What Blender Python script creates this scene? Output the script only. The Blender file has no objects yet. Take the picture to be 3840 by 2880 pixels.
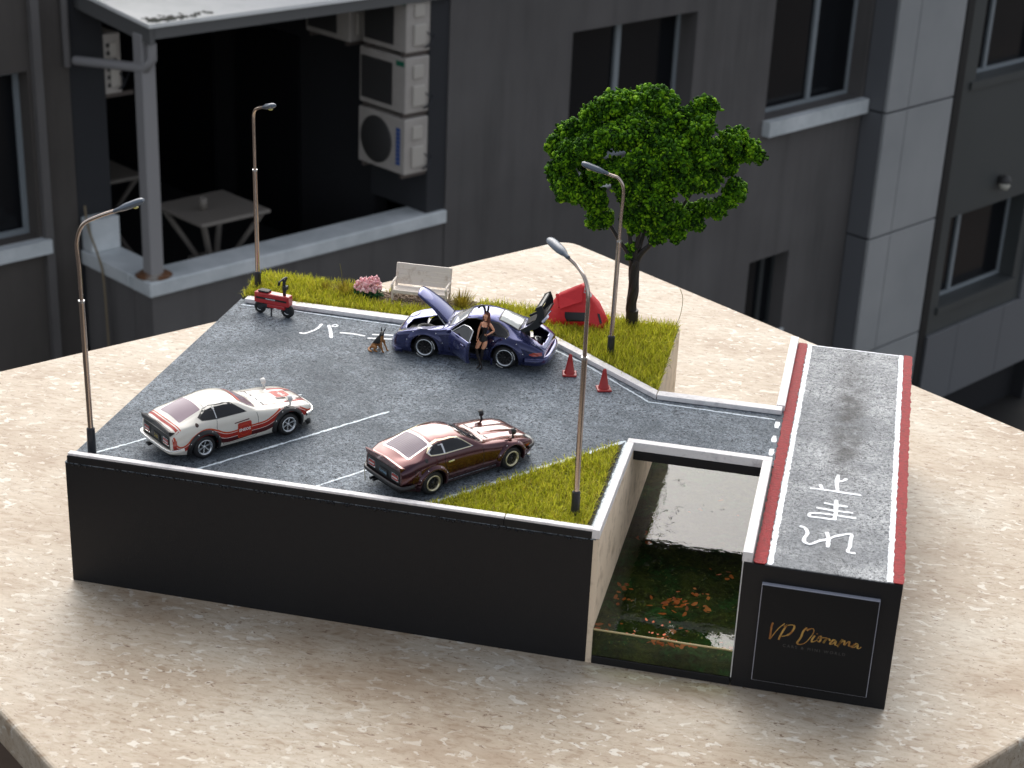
import bpy, bmesh, math, random
import numpy as np
from mathutils import Vector, Matrix, Euler
from mathutils.bvhtree import BVHTree

random.seed(7); RNG = np.random.default_rng(7)
SC = 0.0075            # the model world is authored in units of 7.5 mm; everything is brought to metres at the end
scene = bpy.context.scene
COL = scene.collection

# ------------------------------------------------------------------ camera, sky, sun, exposure
cd = bpy.data.cameras.new('camera'); cam = bpy.data.objects.new('camera', cd); COL.objects.link(cam)
scene.camera = cam
cam.location = Vector((36.240, -68.061, 44.122)) * SC
cam.rotation_euler = (math.radians(66.3894), math.radians(-2.4118), math.radians(12.9011))
cd.sensor_width = 36; cd.lens = 60.09; cd.clip_start = 0.02; cd.clip_end = 400
cd.dof.use_dof = True; cd.dof.focus_distance = 0.70; cd.dof.aperture_fstop = 42

world = bpy.data.worlds.new('World'); scene.world = world; world.use_nodes = True
wn = world.node_tree; bg = wn.nodes['Background']
sky = wn.nodes.new('ShaderNodeTexSky'); sky.sky_type = 'NISHITA'; sky.sun_disc = False
SUN_EL, SUN_AZ = 42, 107      # azimuth counted from +X towards +Y: behind the subject, a little to the left
sky.sun_elevation = math.radians(SUN_EL); sky.sun_rotation = math.radians(90 - SUN_AZ)
sky.air_density = 1.0; sky.dust_density = 3.5; sky.ozone_density = 1.0
hs = wn.nodes.new('ShaderNodeHueSaturation'); hs.inputs['Saturation'].default_value = .38      # thin overcast: the blue is mostly gone
wn.links.new(sky.outputs[0], hs.inputs['Color']); wn.links.new(hs.outputs[0], bg.inputs[0]); bg.inputs[1].default_value = 0.15
sl = bpy.data.lights.new('sun', 'SUN'); sun = bpy.data.objects.new('sun', sl); COL.objects.link(sun)
sl.energy = 1.55; sl.angle = math.radians(72); sl.color = (1, 0.95, 0.88)
sd = Vector((math.cos(math.radians(SUN_EL)) * math.cos(math.radians(SUN_AZ)), math.cos(math.radians(SUN_EL)) * math.sin(math.radians(SUN_AZ)), math.sin(math.radians(SUN_EL))))
sun.rotation_euler = sd.to_track_quat('Z', 'Y').to_euler(); sun.location = sd * 5
vs = scene.view_settings; vs.view_transform = 'Standard'; vs.look = 'None'; vs.exposure = 0.52; vs.gamma = 1; vs.use_curve_mapping = False
scene.render.film_transparent = False
scene.cycles.max_bounces = 8

# ------------------------------------------------------------------ materials
class NT:
    def __init__(s, m): s.t = m.node_tree; s.n = s.t.nodes; s.b = s.n['Principled BSDF']; s._co = None
    def new(s, k, **kw):
        x = s.n.new(k)
        for a, v in kw.items(): setattr(x, a, v)
        return x
    def lk(s, a, b): s.t.links.new(a, b)
    def co(s, stretch=None, rot=None):
        if s._co is None: s._co = s.new('ShaderNodeTexCoord')
        if stretch is None and rot is None: return s._co.outputs['Object']
        mp = s.new('ShaderNodeMapping'); mp.inputs['Scale'].default_value = stretch or (1, 1, 1)
        if rot: mp.inputs['Rotation'].default_value = rot
        s.lk(s._co.outputs['Object'], mp.inputs[0]); return mp.outputs[0]
    def noise(s, scale, detail=3, rough=.6, co=None, dist=0):
        x = s.new('ShaderNodeTexNoise'); x.inputs['Scale'].default_value = scale; x.inputs['Detail'].default_value = detail
        x.inputs['Roughness'].default_value = rough; x.inputs['Distortion'].default_value = dist
        s.lk(co or s.co(), x.inputs['Vector']); return x.outputs[0]
    def ramp(s, fac, stops, interp='LINEAR'):
        r = s.new('ShaderNodeValToRGB'); r.color_ramp.interpolation = interp; e = r.color_ramp.elements
        while len(e) < len(stops): e.new(0.5)
        for k, (p, c) in enumerate(stops):
            e[k].position = p; e[k].color = (c[0], c[1], c[2], 1) if hasattr(c, '__len__') else (c, c, c, 1)
        s.lk(fac, r.inputs[0]); return r.outputs[0]
    def mix(s, f, a, b, mode='MIX'):
        m = s.new('ShaderNodeMix', data_type='RGBA', blend_type=mode)
        for sock, v in ((m.inputs[0], f), (m.inputs[6], a), (m.inputs[7], b)):
            if hasattr(v, 'is_linked') or hasattr(v, 'links'): s.lk(v, sock)
            elif hasattr(v, '__len__'): sock.default_value = (v[0], v[1], v[2], 1)
            else: sock.default_value = v if sock.type == 'VALUE' else (v, v, v, 1)
        return m.outputs[2]
    def bump(s, h, strength, dist, prev=None):
        b = s.new('ShaderNodeBump'); b.inputs['Strength'].default_value = strength; b.inputs['Distance'].default_value = dist
        s.lk(h, b.inputs['Height'])
        if prev is not None: s.lk(prev, b.inputs['Normal'])
        s.lk(b.outputs[0], s.b.inputs['Normal']); return b.outputs[0]

def M(name, c, rough=.5, metal=0, coat=0, spec=None, var=None, bump=None, trans=0, ior=None, emit=None):
    m = bpy.data.materials.new(name); m.use_nodes = True; t = NT(m); b = t.b
    b.inputs['Base Color'].default_value = (*c, 1); b.inputs['Roughness'].default_value = rough; b.inputs['Metallic'].default_value = metal
    b.inputs['Coat Weight'].default_value = coat; b.inputs['Coat Roughness'].default_value = .03
    if spec is not None: b.inputs['Specular IOR Level'].default_value = spec
    if trans: b.inputs['Transmission Weight'].default_value = trans
    if ior: b.inputs['IOR'].default_value = ior
    if var:   # (scale, colour2, lo, hi)
        f = t.noise(var[0], 5, .65); f = t.ramp(f, [(var[2], 0), (var[3], 1)])
        t.lk(t.mix(f, c, var[1]), b.inputs['Base Color'])
    if bump: t.bump(t.noise(bump[0], 4), bump[1], bump[2] * SC)
    return m, t
def MM(*a, **k): return M(*a, **k)[0]

def asphalt(name, dark, mid, light, streak=None):
    """thick textured paint, dry-brushed: broken dark creases, pale ridges, worn patches"""
    m, t = M(name, mid, .7, spec=.3)
    n1 = t.noise(1.9, 4, .62, dist=1.1); fr_ = t.new('ShaderNodeMath', operation='MULTIPLY'); fr_.inputs[1].default_value = 11.0; t.lk(n1, fr_.inputs[0])
    pp = t.new('ShaderNodeMath', operation='FRACT'); t.lk(fr_.outputs[0], pp.inputs[0]); w = pp.outputs[0]
    n2 = t.noise(7.5, 3, .6, dist=.8); nl = t.noise(.16, 3, .55); nm = t.noise(.9, 3, .6)
    c = t.mix(t.ramp(n2, [(.36, 0), (.64, 1)]), mid, light)
    c = t.mix(t.ramp(nm, [(.35, .55), (.65, 0)]), c, mid)
    crease = t.mix(1.0, t.ramp(w, [(0, 1), (.19, 1), (.26, 0), (1, 0)]), t.ramp(t.noise(3.4, 2, .5), [(.38, 0), (.48, 1)]), 'MULTIPLY')
    ridge = t.mix(1.0, t.ramp(w, [(0, 0), (.22, 0), (.28, .8), (.42, .8), (.5, 0)]), t.ramp(t.noise(4.4, 2, .5), [(.44, 0), (.56, 1)]), 'MULTIPLY')
    c = t.mix(ridge, c, light); c = t.mix(crease, c, dark)
    c = t.mix(t.ramp(t.noise(9, 3, .55, dist=1), [(0, 1), (.37, 1), (.41, 0), (1, 0)]), c, dark)
    c = t.mix(t.ramp(nl, [(.36, .62), (.60, 0)]), c, (mid[0] * .42, mid[1] * .44, mid[2] * .46))
    if streak:
        sx = t.new('ShaderNodeSeparateXYZ'); t.lk(t.co(), sx.inputs[0])
        ax_ = t.new('ShaderNodeMath', operation='MULTIPLY_ADD'); ax_.inputs[1].default_value = .1; ax_.inputs[2].default_value = -(streak[0] - 5) * .1; t.lk(sx.outputs[0], ax_.inputs[0])   # .5 on the streak's centre line
        ay_ = t.new('ShaderNodeMath', operation='MULTIPLY'); ay_.inputs[1].default_value = 1 / 27.3; t.lk(sx.outputs[1], ay_.inputs[0])
        band_ = t.ramp(ax_.outputs[0], [(.40, 0), (.49, .85), (.54, .85), (.63, 0)]); along = t.ramp(ay_.outputs[0], [(.02, .35), (.2, 0), (.33, .15), (.5, 1), (.72, .9), (.93, .35)])
        k = t.mix(1.0, band_, along, 'MULTIPLY'); k = t.mix(1.0, k, t.ramp(t.noise(.8, 4, .7), [(.34, .1), (.56, 1)]), 'MULTIPLY'); c = t.mix(k, c, (.055, .052, .050))
    t.lk(c, t.b.inputs['Base Color'])
    p_ = t.bump(t.noise(4, 5, .7, dist=.8), .9, .12 * SC)
    t.bump(crease, -.8, .05 * SC, p_)
    return m
lot_m = asphalt('lot_asphalt', (.008, .010, .014), (.115, .14, .165), (.40, .45, .50))
road_m = asphalt('road_asphalt', (.02, .022, .026), (.30, .315, .33), (.72, .74, .75), streak=(36.7,))

# travertine
trav_m, t = M('travertine', (.6, .5, .4), .5, spec=.3)
st = (1.0, 1.0, 1.0); rot = (0, 0, math.radians(14))
cs = t.co((.55, 1.5, 1), rot)
base = t.ramp(t.noise(.10, 4, .6, t.co((1, 1.6, 1), rot)), [(.32, (.36, .275, .195)), (.5, (.475, .40, .31)), (.68, (.55, .495, .41))])
mott = t.ramp(t.noise(2.2, 6, .65, cs, .6), [(.34, (.76, .68, .60)), (.47, (.96, .94, .91)), (.66, (1.08, 1.07, 1.06))])
c = t.mix(1.0, base, mott, 'MULTIPLY')
clear = t.ramp(t.noise(1.9, 3, .5, t.co((.7, 1.2, 1), rot), .7), [(.60, 0), (.62, .8)])
dens = t.ramp(t.noise(.12, 2, .5), [(.35, .2), (.6, 1)])
clear2 = t.mix(1.0, clear, dens, 'MULTIPLY'); c = t.mix(clear2, c, (.70, .66, .58))
crk = t.ramp(t.noise(4.2, 3, .55, cs, 1.4), [(.0, .85), (.335, .85), (.365, 0), (1, 0)])
crk2 = t.ramp(t.noise(2.4, 3, .6, t.co((.5, 1.9, 1), rot), 1.6), [(.485, 0), (.50, 1), (.515, 0)])
c2m = t.ramp(t.noise(3.5, 2, .5), [(.50, 0), (.60, .9)]); crk2 = t.mix(1.0, crk2, c2m, 'MULTIPLY')
c = t.mix(crk, c, (.17, .10, .06)); c = t.mix(crk2, c, (.25, .16, .10))
t.lk(c, t.b.inputs['Base Color']); t.bump(crk, -.5, .05 * SC)

white_paint = MM('rail_white', (.82, .79, .78), .55, var=(2.2, (.58, .55, .56), .5, .72), bump=(9, .5, .05))
black_paint = MM('plinth_black', (.010, .010, .0115), .5, spec=.3, var=(3, (.011, .011, .0125), .4, .7), bump=(14, .25, .03))
black_gloss = MM('black_glue', (.008, .008, .01), .18, bump=(7, 1, .15))
foam_beige = MM('foam_board', (.78, .64, .48), .8, var=(1.2, (.42, .32, .22), .5, .75))
foam_white = MM('foam_white', (.72, .71, .68), .6)
paint_line, t = M('painted_line', (.70, .77, .82), .6); t.lk(t.mix(t.ramp(t.noise(8, 3, .6), [(.36, 1), (.5, 0)]), (.68, .76, .82), (.3, .34, .38)), t.b.inputs['Base Color'])
paint_white, t = M('painted_white', (.85, .87, .90), .55); t.lk(t.mix(t.ramp(t.noise(9, 3, .6), [(.30, 1), (.38, 0)]), (.84, .87, .91), (.35, .38, .42)), t.b.inputs['Base Color'])
red_strip = MM('red_strip', (.30, .014, .018), .6, spec=.2, var=(5, (.20, .012, .014), .45, .62), bump=(8, .8, .06))
soil_m = MM('soil', (.05, .045, .02), .9, bump=(6, 1, .1))
chrome = MM('pole_metal', (.55, .46, .40), .22, 1)
steel = MM('steel', (.62, .63, .64), .25, 1)
black_plastic = MM('black_plastic', (.018, .02, .026), .4)
gray_plastic = MM('lamp_head_gray', (.10, .125, .16), .3)
lens_m = MM('lamp_lens', (.75, .68, .2), .4)

def thin_light(t, col, k):
    tl_ = t.new('ShaderNodeBsdfTranslucent'); t.lk(col, tl_.inputs[0]); mx_ = t.new('ShaderNodeMixShader'); mx_.inputs[0].default_value = k
    t.lk(t.b.outputs[0], mx_.inputs[1]); t.lk(tl_.outputs[0], mx_.inputs[2]); t.lk(mx_.outputs[0], t.n['Material Output'].inputs[0])
def island_color(name, stops, rough=.6, trans=0):
    m, t = M(name, stops[0][1], rough)
    g = t.new('ShaderNodeNewGeometry'); col = t.ramp(g.outputs['Random Per Island'], stops)
    t.lk(col, t.b.inputs['Base Color'])
    if trans: thin_light(t, col, trans)
    return m
grass_m = island_color('grass_fibre', [(0, (.20, .20, .010)), (.3, (.40, .43, .02)), (.6, (.60, .60, .035)), (.85, (.78, .74, .09)), (1, (.36, .25, .03))], .55, .42)
tuft_m = island_color('tuft_fibre', [(0, (.14, .10, .012)), (.5, (.32, .26, .025)), (1, (.5, .40, .06))], .6, .35)
leaf_m, t = M('tree_foam_light_dark', (.05, .2, .01), .75, spec=.2)  # crumb greens vary; clump noise stands in for lit and shaded lumps
g_n = t.new('ShaderNodeNewGeometry'); ad = t.new('ShaderNodeMath', operation='MULTIPLY_ADD'); ad.inputs[1].default_value = .42
t.lk(g_n.outputs['Random Per Island'], ad.inputs[0]); nn_ = t.new('ShaderNodeMath', operation='MULTIPLY'); nn_.inputs[1].default_value = .75
t.lk(t.noise(1.5, 3, .6), nn_.inputs[0]); t.lk(nn_.outputs[0], ad.inputs[2])
t.lk(t.ramp(ad.outputs[0], [(.34, (.007, .03, .002)), (.50, (.028, .10, .003)), (.64, (.085, .23, .005)), (.77, (.20, .43, .008)), (.90, (.42, .68, .03))]), t.b.inputs['Base Color']); thin_light(t, t.b.inputs['Base Color'].links[0].from_socket, .22)
pink_m = island_color('pink_foam', [(0, (.78, .34, .38)), (.5, (.92, .52, .54)), (1, (.95, .72, .70))], .7)
dgreen_m = island_color('dark_green_foam', [(0, (.008, .06, .015)), (1, (.03, .16, .05))], .7)
chip_m = island_color('bark_chips', [(0, (.05, .03, .018)), (.5, (.16, .11, .07)), (1, (.34, .26, .19))], .85)

# ------------------------------------------------------------------ geometry helpers
class MB:
    def __init__(s): s.v = []; s.f = []; s.mi = []; s.sm = []
    def add(s, vs_, fs, mi=0, smooth=False):
        o = len(s.v); s.v += [tuple(p) for p in vs_]
        for f in fs: s.f.append([i + o for i in f]); s.mi.append(mi); s.sm.append(smooth)
        return s
    def box(s, c, d, mi=0, rz=0, rx=0, ry=0):
        R = Euler((rx, ry, rz)).to_matrix(); vs_ = []
        for z in (-.5, .5):
            for y in (-.5, .5):
                for x in (-.5, .5): vs_.append(Vector(c) + R @ Vector((x * d[0], y * d[1], z * d[2])))
        return s.add(vs_, [(0, 2, 3, 1), (4, 5, 7, 6), (0, 1, 5, 4), (2, 6, 7, 3), (0, 4, 6, 2), (1, 3, 7, 5)], mi)
    def bb(s, x0, x1, y0, y1, z0, z1, mi=0): return s.box(((x0 + x1) / 2, (y0 + y1) / 2, (z0 + z1) / 2), (abs(x1 - x0), abs(y1 - y0), abs(z1 - z0)), mi)
    def prism(s, poly, z0, z1, mi=0):
        n = len(poly); vs_ = [(p[0], p[1], z0) for p in poly] + [(p[0], p[1], z1) for p in poly]
        return s.add(vs_, [tuple(range(n))[::-1], tuple(range(n, 2 * n))] + [(i, (i + 1) % n, (i + 1) % n + n, i + n) for i in range(n)], mi)
    def tube(s, pts, rad, n=8, mi=0, caps=True, smooth=True, flat=None):
        pts = [Vector(p) for p in pts]; rad = rad if hasattr(rad, '__len__') else [rad] * len(pts)
        t0 = (pts[1] - pts[0]).normalized(); up = Vector((0, 0, 1)) if abs(t0.z) < .9 else Vector((1, 0, 0))
        a = t0.cross(up).normalized(); rings = []
        for i, p in enumerate(pts):
            tg = ((pts[min(i + 1, len(pts) - 1)] - pts[max(i - 1, 0)])).normalized()
            a = (a - tg * a.dot(tg)).normalized(); b = tg.cross(a)
            rings.append([p + (a * math.cos(2 * math.pi * k / n) + b * math.sin(2 * math.pi * k / n) * (flat or 1)) * rad[i] for k in range(n)])
        vs_ = [q for r in rings for q in r]; fs = []
        for i in range(len(pts) - 1):
            for k in range(n): fs.append((i * n + k, i * n + (k + 1) % n, (i + 1) * n + (k + 1) % n, (i + 1) * n + k))
        s.add(vs_, fs, mi, smooth)
        if caps: s.add(rings[0], [tuple(range(n))[::-1]], mi); s.add(rings[-1], [tuple(range(n))], mi)
        return s
    def lathe(s, prof, c=(0, 0, 0), axis='z', n=24, mi=0, smooth=True, arc=(0, 2 * math.pi)):
        full = abs(arc[1] - arc[0] - 2 * math.pi) < 1e-6; m = n if full else n + 1; vs_ = []
        for k in range(m):
            a = arc[0] + (arc[1] - arc[0]) * k / n
            for r, h in prof:
                x, y = r * math.cos(a), r * math.sin(a)
                p = (x, y, h) if axis == 'z' else (x, h, y) if axis == 'y' else (h, x, y)
                vs_.append((p[0] + c[0], p[1] + c[1], p[2] + c[2]))
        L = len(prof); fs = []
        for k in range(n):
            k2 = (k + 1) % m
            for j in range(L - 1): fs.append((k * L + j, k2 * L + j, k2 * L + j + 1, k * L + j + 1))
        return s.add(vs_, fs, mi, smooth)
    def build(s, name, mats, parent=None, bevel=0, seg=2, sub=0):
        me = bpy.data.meshes.new(name); me.from_pydata([tuple(p) for p in s.v], [], s.f)
        mats = mats if isinstance(mats, (list, tuple)) else [mats]
        for m in mats: me.materials.append(m)
        me.polygons.foreach_set('material_index', s.mi); me.polygons.foreach_set('use_smooth', s.sm); me.update()
        bm = bmesh.new(); bm.from_mesh(me); bmesh.ops.recalc_face_normals(bm, faces=bm.faces); bm.to_mesh(me); bm.free()
        o = bpy.data.objects.new(name, me); COL.objects.link(o)
        if parent is not None: o.parent = parent
        if bevel:
            md = o.modifiers.new('bevel', 'BEVEL'); md.width = bevel; md.segments = seg; md.limit_method = 'ANGLE'; md.angle_limit = math.radians(40)
        if sub:
            md = o.modifiers.new('sub', 'SUBSURF'); md.levels = md.render_levels = sub
        return o
def thing(name, label, cat, loc=(0, 0, 0), rz=0, group=None, sc=1):
    o = bpy.data.objects.new(name, None); COL.objects.link(o); o.location = loc; o.rotation_euler = (0, 0, rz); o.scale = (sc,) * 3
    o.empty_display_size = .1; return tag(o, label, cat, group)
def tag(o, label, cat, group=None):
    o['label'] = label; o['category'] = cat
    if group: o['group'] = group
    return o
def kind(o, k): o['kind'] = k; return o
def meshobj(name, vs_, fs, mat, parent=None, smooth=False):
    me = bpy.data.meshes.new(name); me.from_pydata(vs_, [], fs); me.materials.append(mat)
    if smooth: me.polygons.foreach_set('use_smooth', [True] * len(me.polygons))
    o = bpy.data.objects.new(name, me); COL.objects.link(o)
    if parent is not None: o.parent = parent
    return o
def fastmesh(name, V, F, mat, parent=None, smooth=False):   # numpy arrays, F (n, k)
    me = bpy.data.meshes.new(name); n, k = F.shape
    me.vertices.add(len(V)); me.vertices.foreach_set('co', V.astype(np.float32).ravel())
    me.loops.add(n * k); me.loops.foreach_set('vertex_index', F.astype(np.int32).ravel())
    me.polygons.add(n); me.polygons.foreach_set('loop_start', np.arange(0, n * k, k, dtype=np.int32)); me.polygons.foreach_set('loop_total', np.full(n, k, np.int32))
    if smooth: me.polygons.foreach_set('use_smooth', np.ones(n, bool))
    me.materials.append(mat); me.update(calc_edges=True); me.validate()
    o = bpy.data.objects.new(name, me); COL.objects.link(o)
    if parent is not None: o.parent = parent
    return o
def spline(pts, n=8):
    P = [np.array(p, float) for p in pts]; out = []
    for i in range(len(P) - 1):
        a, b, c, d = P[max(i - 1, 0)], P[i], P[i + 1], P[min(i + 2, len(P) - 1)]
        for k in range(n):
            u = k / n; out.append(.5 * ((2 * b) + (c - a) * u + (2 * a - 5 * b + 4 * c - d) * u * u + (3 * b - a - 3 * c + d) * u ** 3))
    out.append(P[-1]); return out
def inpoly(x, y, poly):
    c = False; n = len(poly); j = n - 1
    for i in range(n):
        if ((poly[i][1] > y) != (poly[j][1] > y)) and x < (poly[j][0] - poly[i][0]) * (y - poly[i][1]) / (poly[j][1] - poly[i][1]) + poly[i][0]: c = not c
        j = i
    return c
def bake(o):
    dg = bpy.context.evaluated_depsgraph_get(); me = bpy.data.meshes.new_from_object(o.evaluated_get(dg)); o.modifiers.clear(); o.data = me; return o

# ------------------------------------------------------------------ terrace floor and stone table
H, K, K2 = 6.6, 7.08, 6.87
ea = Vector((.61, .792)).normalized(); eb = Vector((ea.y, -ea.x))
def EB(a, b): p = ea * a + eb * b; return (p.x, p.y)
floor_m = MM('terrace_paving', (.014, .010, .008), .9, spec=.05, var=(.02, (.035, .026, .02), .4, .7))
mb = MB(); mb.prism([EB(-150, -150), EB(150, -150), EB(150, 170), EB(-150, 170)], -130, -97)
kind(mb.build('terrace_floor', floor_m), 'structure')
tbl = thing('stone_table', 'square travertine table top with rounded corners carrying the miniature car park', 'table', (*EB(24, 5), 0))
T = lambda a, b: (EB(a, b)[0] - tbl.location.x, EB(a, b)[1] - tbl.location.y)
def rounded(a0, a1, b0, b1, r, n=7):
    out = []
    for (ca, cb, s0) in ((a1 - r, b1 - r, 0), (a0 + r, b1 - r, 1), (a0 + r, b0 + r, 2), (a1 - r, b0 + r, 3)):
        for k in range(n + 1):
            an = math.pi / 2 * (s0 + k / n); out.append(T(ca + r * math.cos(an), cb + r * math.sin(an)))
    return out
MB().prism(rounded(-7.7, 56.0, -26.5, 36.9, 1.6), -1.9, 0).build('table_top', trav_m, tbl, bevel=.22, seg=3)
tb = MB(); cx, cy = T(24, 5); tb.tube([(cx, cy, -92), (cx, cy, -2)], 4, 20)
tb.build('pedestal', black_plastic, tbl)
tb = MB(); tb.lathe([(0, -90), (24, -92), (26, -94), (26, -97), (0, -97)], (cx, cy, 0), n=32); tb.build('foot', black_plastic, tbl)

# ------------------------------------------------------------------ the plinth of the miniature car park
base = thing('diorama_base', 'black painted display plinth with parking lot, bridge and sunken stream', 'diorama base', (0, 0, 0))
MB().bb(0, 26.08, 0, 27.35, 0, 6.55).build('plinth_block', black_paint, base, bevel=.05)
MB().bb(26.084, 26.36, .04, 27.3, 0, 6.56).build('stream_wall', foam_beige, base)
MB().bb(32.95, 40.0, 0, 27.35, 0, 6.55).build('plinth_block', black_paint, base, bevel=.05)
MB().bb(32.90, 32.946, .03, 27.2, .42, 6.5).build('stream_wall', foam_white, base)
MB().bb(26.364, 32.896, .0, 23.5, 0.0, .42).build('bottom_board', black_paint, base, bevel=.04)
MB().bb(26.364, 32.896, 9.80, 17.1, 6.08, 6.55).build('bridge_deck', [black_paint], base, bevel=.03)
g = MB()
for k in range(260):   # beads of black glue that ran out under the front rail
    x = RNG.uniform(.1, 26); r = RNG.uniform(.02, .06) * (1 + .5 * math.sin(x * 1.7) ** 2)
    g.lathe([(0, -r), (r * .8, -r * .6), (r, 0), (r * .8, r * .6), (0, r)], (x, -r * .2, 6.5 + RNG.uniform(-.05, .05)), n=6)
kind(g.build('glue_bead', black_gloss, base), 'stuff')
# asphalt sheets
lot = kind(MB().prism([(.0, .0), (26.2, 0.0), (26.2, 10.16), (33.40, 10.16), (33.40, 17.1), (26.3, 17.1), (26.3, 27.3), (0, 27.3)], 6.552, H).build('parking_lot', lot_m), 'structure')
road = kind(MB().bb(33.9, 39.6, .0, 27.3, 6.552, H).build('road', road_m), 'structure')
def wob(pts, w, z, jit=.03, step=.18, wj=.15):
    P = []; pts = [np.array(p, float) for p in pts]
    for a, b in zip(pts[:-1], pts[1:]):
        L = np.linalg.norm(b - a); n = max(1, int(L / step)); P += [a + (b - a) * k / n for k in range(n)]
    P.append(pts[-1]); V = []; F = []
    for i, p in enumerate(P):
        t_ = P[min(i + 1, len(P) - 1)] - P[max(i - 1, 0)]; t_ = t_ / (np.linalg.norm(t_) + 1e-9); nn = np.array([-t_[1], t_[0]])
        w_ = w / 2 * (1 + RNG.uniform(-wj, wj)); end = .75 if i in (0, len(P) - 1) else 1
        a = p + nn * (w_ * end + RNG.uniform(-jit, jit)); b = p - nn * (w_ * end + RNG.uniform(-jit, jit))
        V += [(a[0], a[1], z), (b[0], b[1], z)]
        if i: k = 2 * i; F.append((k - 2, k - 1, k + 1, k))
    return V, F
def line(name, pts, w, z, mat, parent, th=.012, **kw):
    V, F = wob(pts, w, z, **kw); o = meshobj(name, V, F, mat, parent)
    md = o.modifiers.new('thick', 'SOLIDIFY'); md.thickness = th; md.offset = -1 if False else 1; return o
line('red_strip', [(33.68, -.02), (33.68, 27.33)], .54, H + .006, red_strip, road, jit=.02, th=.03)
line('red_strip', [(39.78, -.03), (39.78, 27.33)], .48, H + .006, red_strip, road, jit=.02, th=.03)
line('edge_line', [(34.12, .02), (34.12, 27.3)], .25, H + .004, paint_white, road, jit=.032, step=.11)
line('edge_line', [(39.40, .02), (39.40, 27.3)], .26, H + .004, paint_white, road, jit=.032, step=.11)
line('edge_line', [(34.2, 27.18), (39.3, 27.18)], .10, H + .0055, paint_white, road)
for pts in [[(.6, .78), (1.06, 1.42), (8.2, 11.07)], [(5.92, .55), (13.25, 10.45)], [(11.9, .5), (16.8, 7.1)]]:
    line('stall_line', pts, .135, H + .004, paint_line, lot, jit=.035)
line('verge_line', [(17.5, .42), (25.8, 10.75)], .24, H + .004, paint_line, lot, jit=.05)
line('verge_line', [(25.86, 10.6), (25.86, .45)], .12, H + .005, paint_line, lot, jit=.03)
line('edge_line', [(.35, 22.48), (3.55, 22.56), (5.54, 22.45), (10.3, 22.3), (19.3, 21.98), (21.69, 20.25), (26.2, 16.0), (29.3, 15.92), (33.0, 15.85)], .13, H + .004, paint_line, lot, jit=.03)
dash = []
for y in (15.2, 13.4, 11.75):
    line('give_way_dash', [(33.16, y - .4), (33.16, y + .4)], .24, H + .004, paint_white, lot, jit=.03)
S1 = [[(5.16, 19.37), (5.47, 19.35), (5.79, 19.86), (5.94, 20.4), (5.94, 21.08)], [(6.37, 21.05), (6.77, 20.19), (7.16, 19.18)], [(6.6, 21.08), (6.75, 21.23), (6.92, 21.10), (6.85, 20.93), (6.68, 20.9), (6.6, 21.04)], [(7.37, 20.09), (7.84, 20.16), (8.34, 20.15), (8.92, 20.08)], [(9.24, 20.42), (10.46, 20.74)], [(9.14, 19.81), (10.7, 20.16)]]
W1 = [.17, .2, .10, .16, .15, .15]
S2 = [[(36.63, 10.17), (36.6, 9.13), (36.69, 8.29)], [(36.66, 9.4), (36.88, 9.54), (37.05, 9.86)], [(35.82, 8.8), (35.93, 8.33)], [(35.35, 8.24), (36.07, 8.27), (36.69, 8.25), (37.84, 8.22)], [(36.68, 7.36), (36.71, 6.13), (36.7, 5.18)], [(36.12, 6.84), (36.65, 6.79), (37.26, 6.78)], [(35.79, 6.25), (36.65, 6.17), (37.53, 6.21)], [(36.67, 5.23), (36.19, 5.25), (35.58, 5.23), (35.51, 5.44), (35.62, 5.61), (36.1, 5.7), (36.58, 5.71), (37.7, 5.69)], [(35.15, 4.13), (35.43, 3.95), (35.55, 3.5), (35.44, 2.95), (35.49, 2.58), (35.76, 2.48), (36.09, 2.87), (36.51, 3.22), (36.82, 3.57), (37.5, 4.04), (37.54, 3.6), (37.53, 2.77), (37.45, 2.25), (37.82, 2.21)], [(36.41, 3.9), (36.54, 3.23), (36.53, 2.4)]]
for i, s_ in enumerate(S1): line('painted_character', [p[:2] for p in spline(s_, 4)], W1[i], H + .005 + .001 * i, paint_white, lot, jit=.012, step=.1)
for i, s_ in enumerate(S2): line('painted_character', [p[:2] for p in spline(s_, 4)], .17 if i not in (0, 4, 9) else .2, H + .005 + .001 * i, paint_white, road, jit=.015, step=.12)

# white rails and kerbs round the lot
def rail(poly, z0, z1, name='kerb', mat=None, bev=.03):
    o = MB().prism(poly, z0, z1).build(name, mat or white_paint, base, bevel=bev); return o
for x0, x1 in ((.16, 21.87), (21.92, 26.0)):
    rail([(x0, .02), (x1, .02), (x1, .36), (x0, .36)], H + .35, K - .0)
    rail([(x0 - .04, -.012), (x1, -.012), (x1, .37), (x0 - .04, .37)], H - .02, H + .345, 'kerb_face', black_paint)
rail([(26.004, -.01), (26.36, -.01), (26.36, 9.74), (26.004, 9.74)], H + .01, K)
rail([(26.004, 9.746), (33.32, 9.746), (33.32, 10.2), (26.004, 10.2)], H + .01, K)
rail([(32.87, 0), (33.32, 0), (33.32, 9.74), (32.87, 9.74)], H - .02, K)
rail([(.45, 22.85), (19.42, 22.42), (19.24, 23.35), (.45, 23.45)], H + .01, K2)
rail([(19.46, 22.38), (26.5, 16.42), (26.5, 17.1), (19.28, 23.33)], H + .01, K2 + .02)
rail([(26.55, 16.45), (33.28, 16.52), (33.28, 17.12), (26.55, 17.1)], H + .01, K2 + .01)
rail([(32.95, 17.15), (33.40, 17.15), (33.40, 27.5), (32.95, 27.5)], H - .1, K2 + .05)

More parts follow.
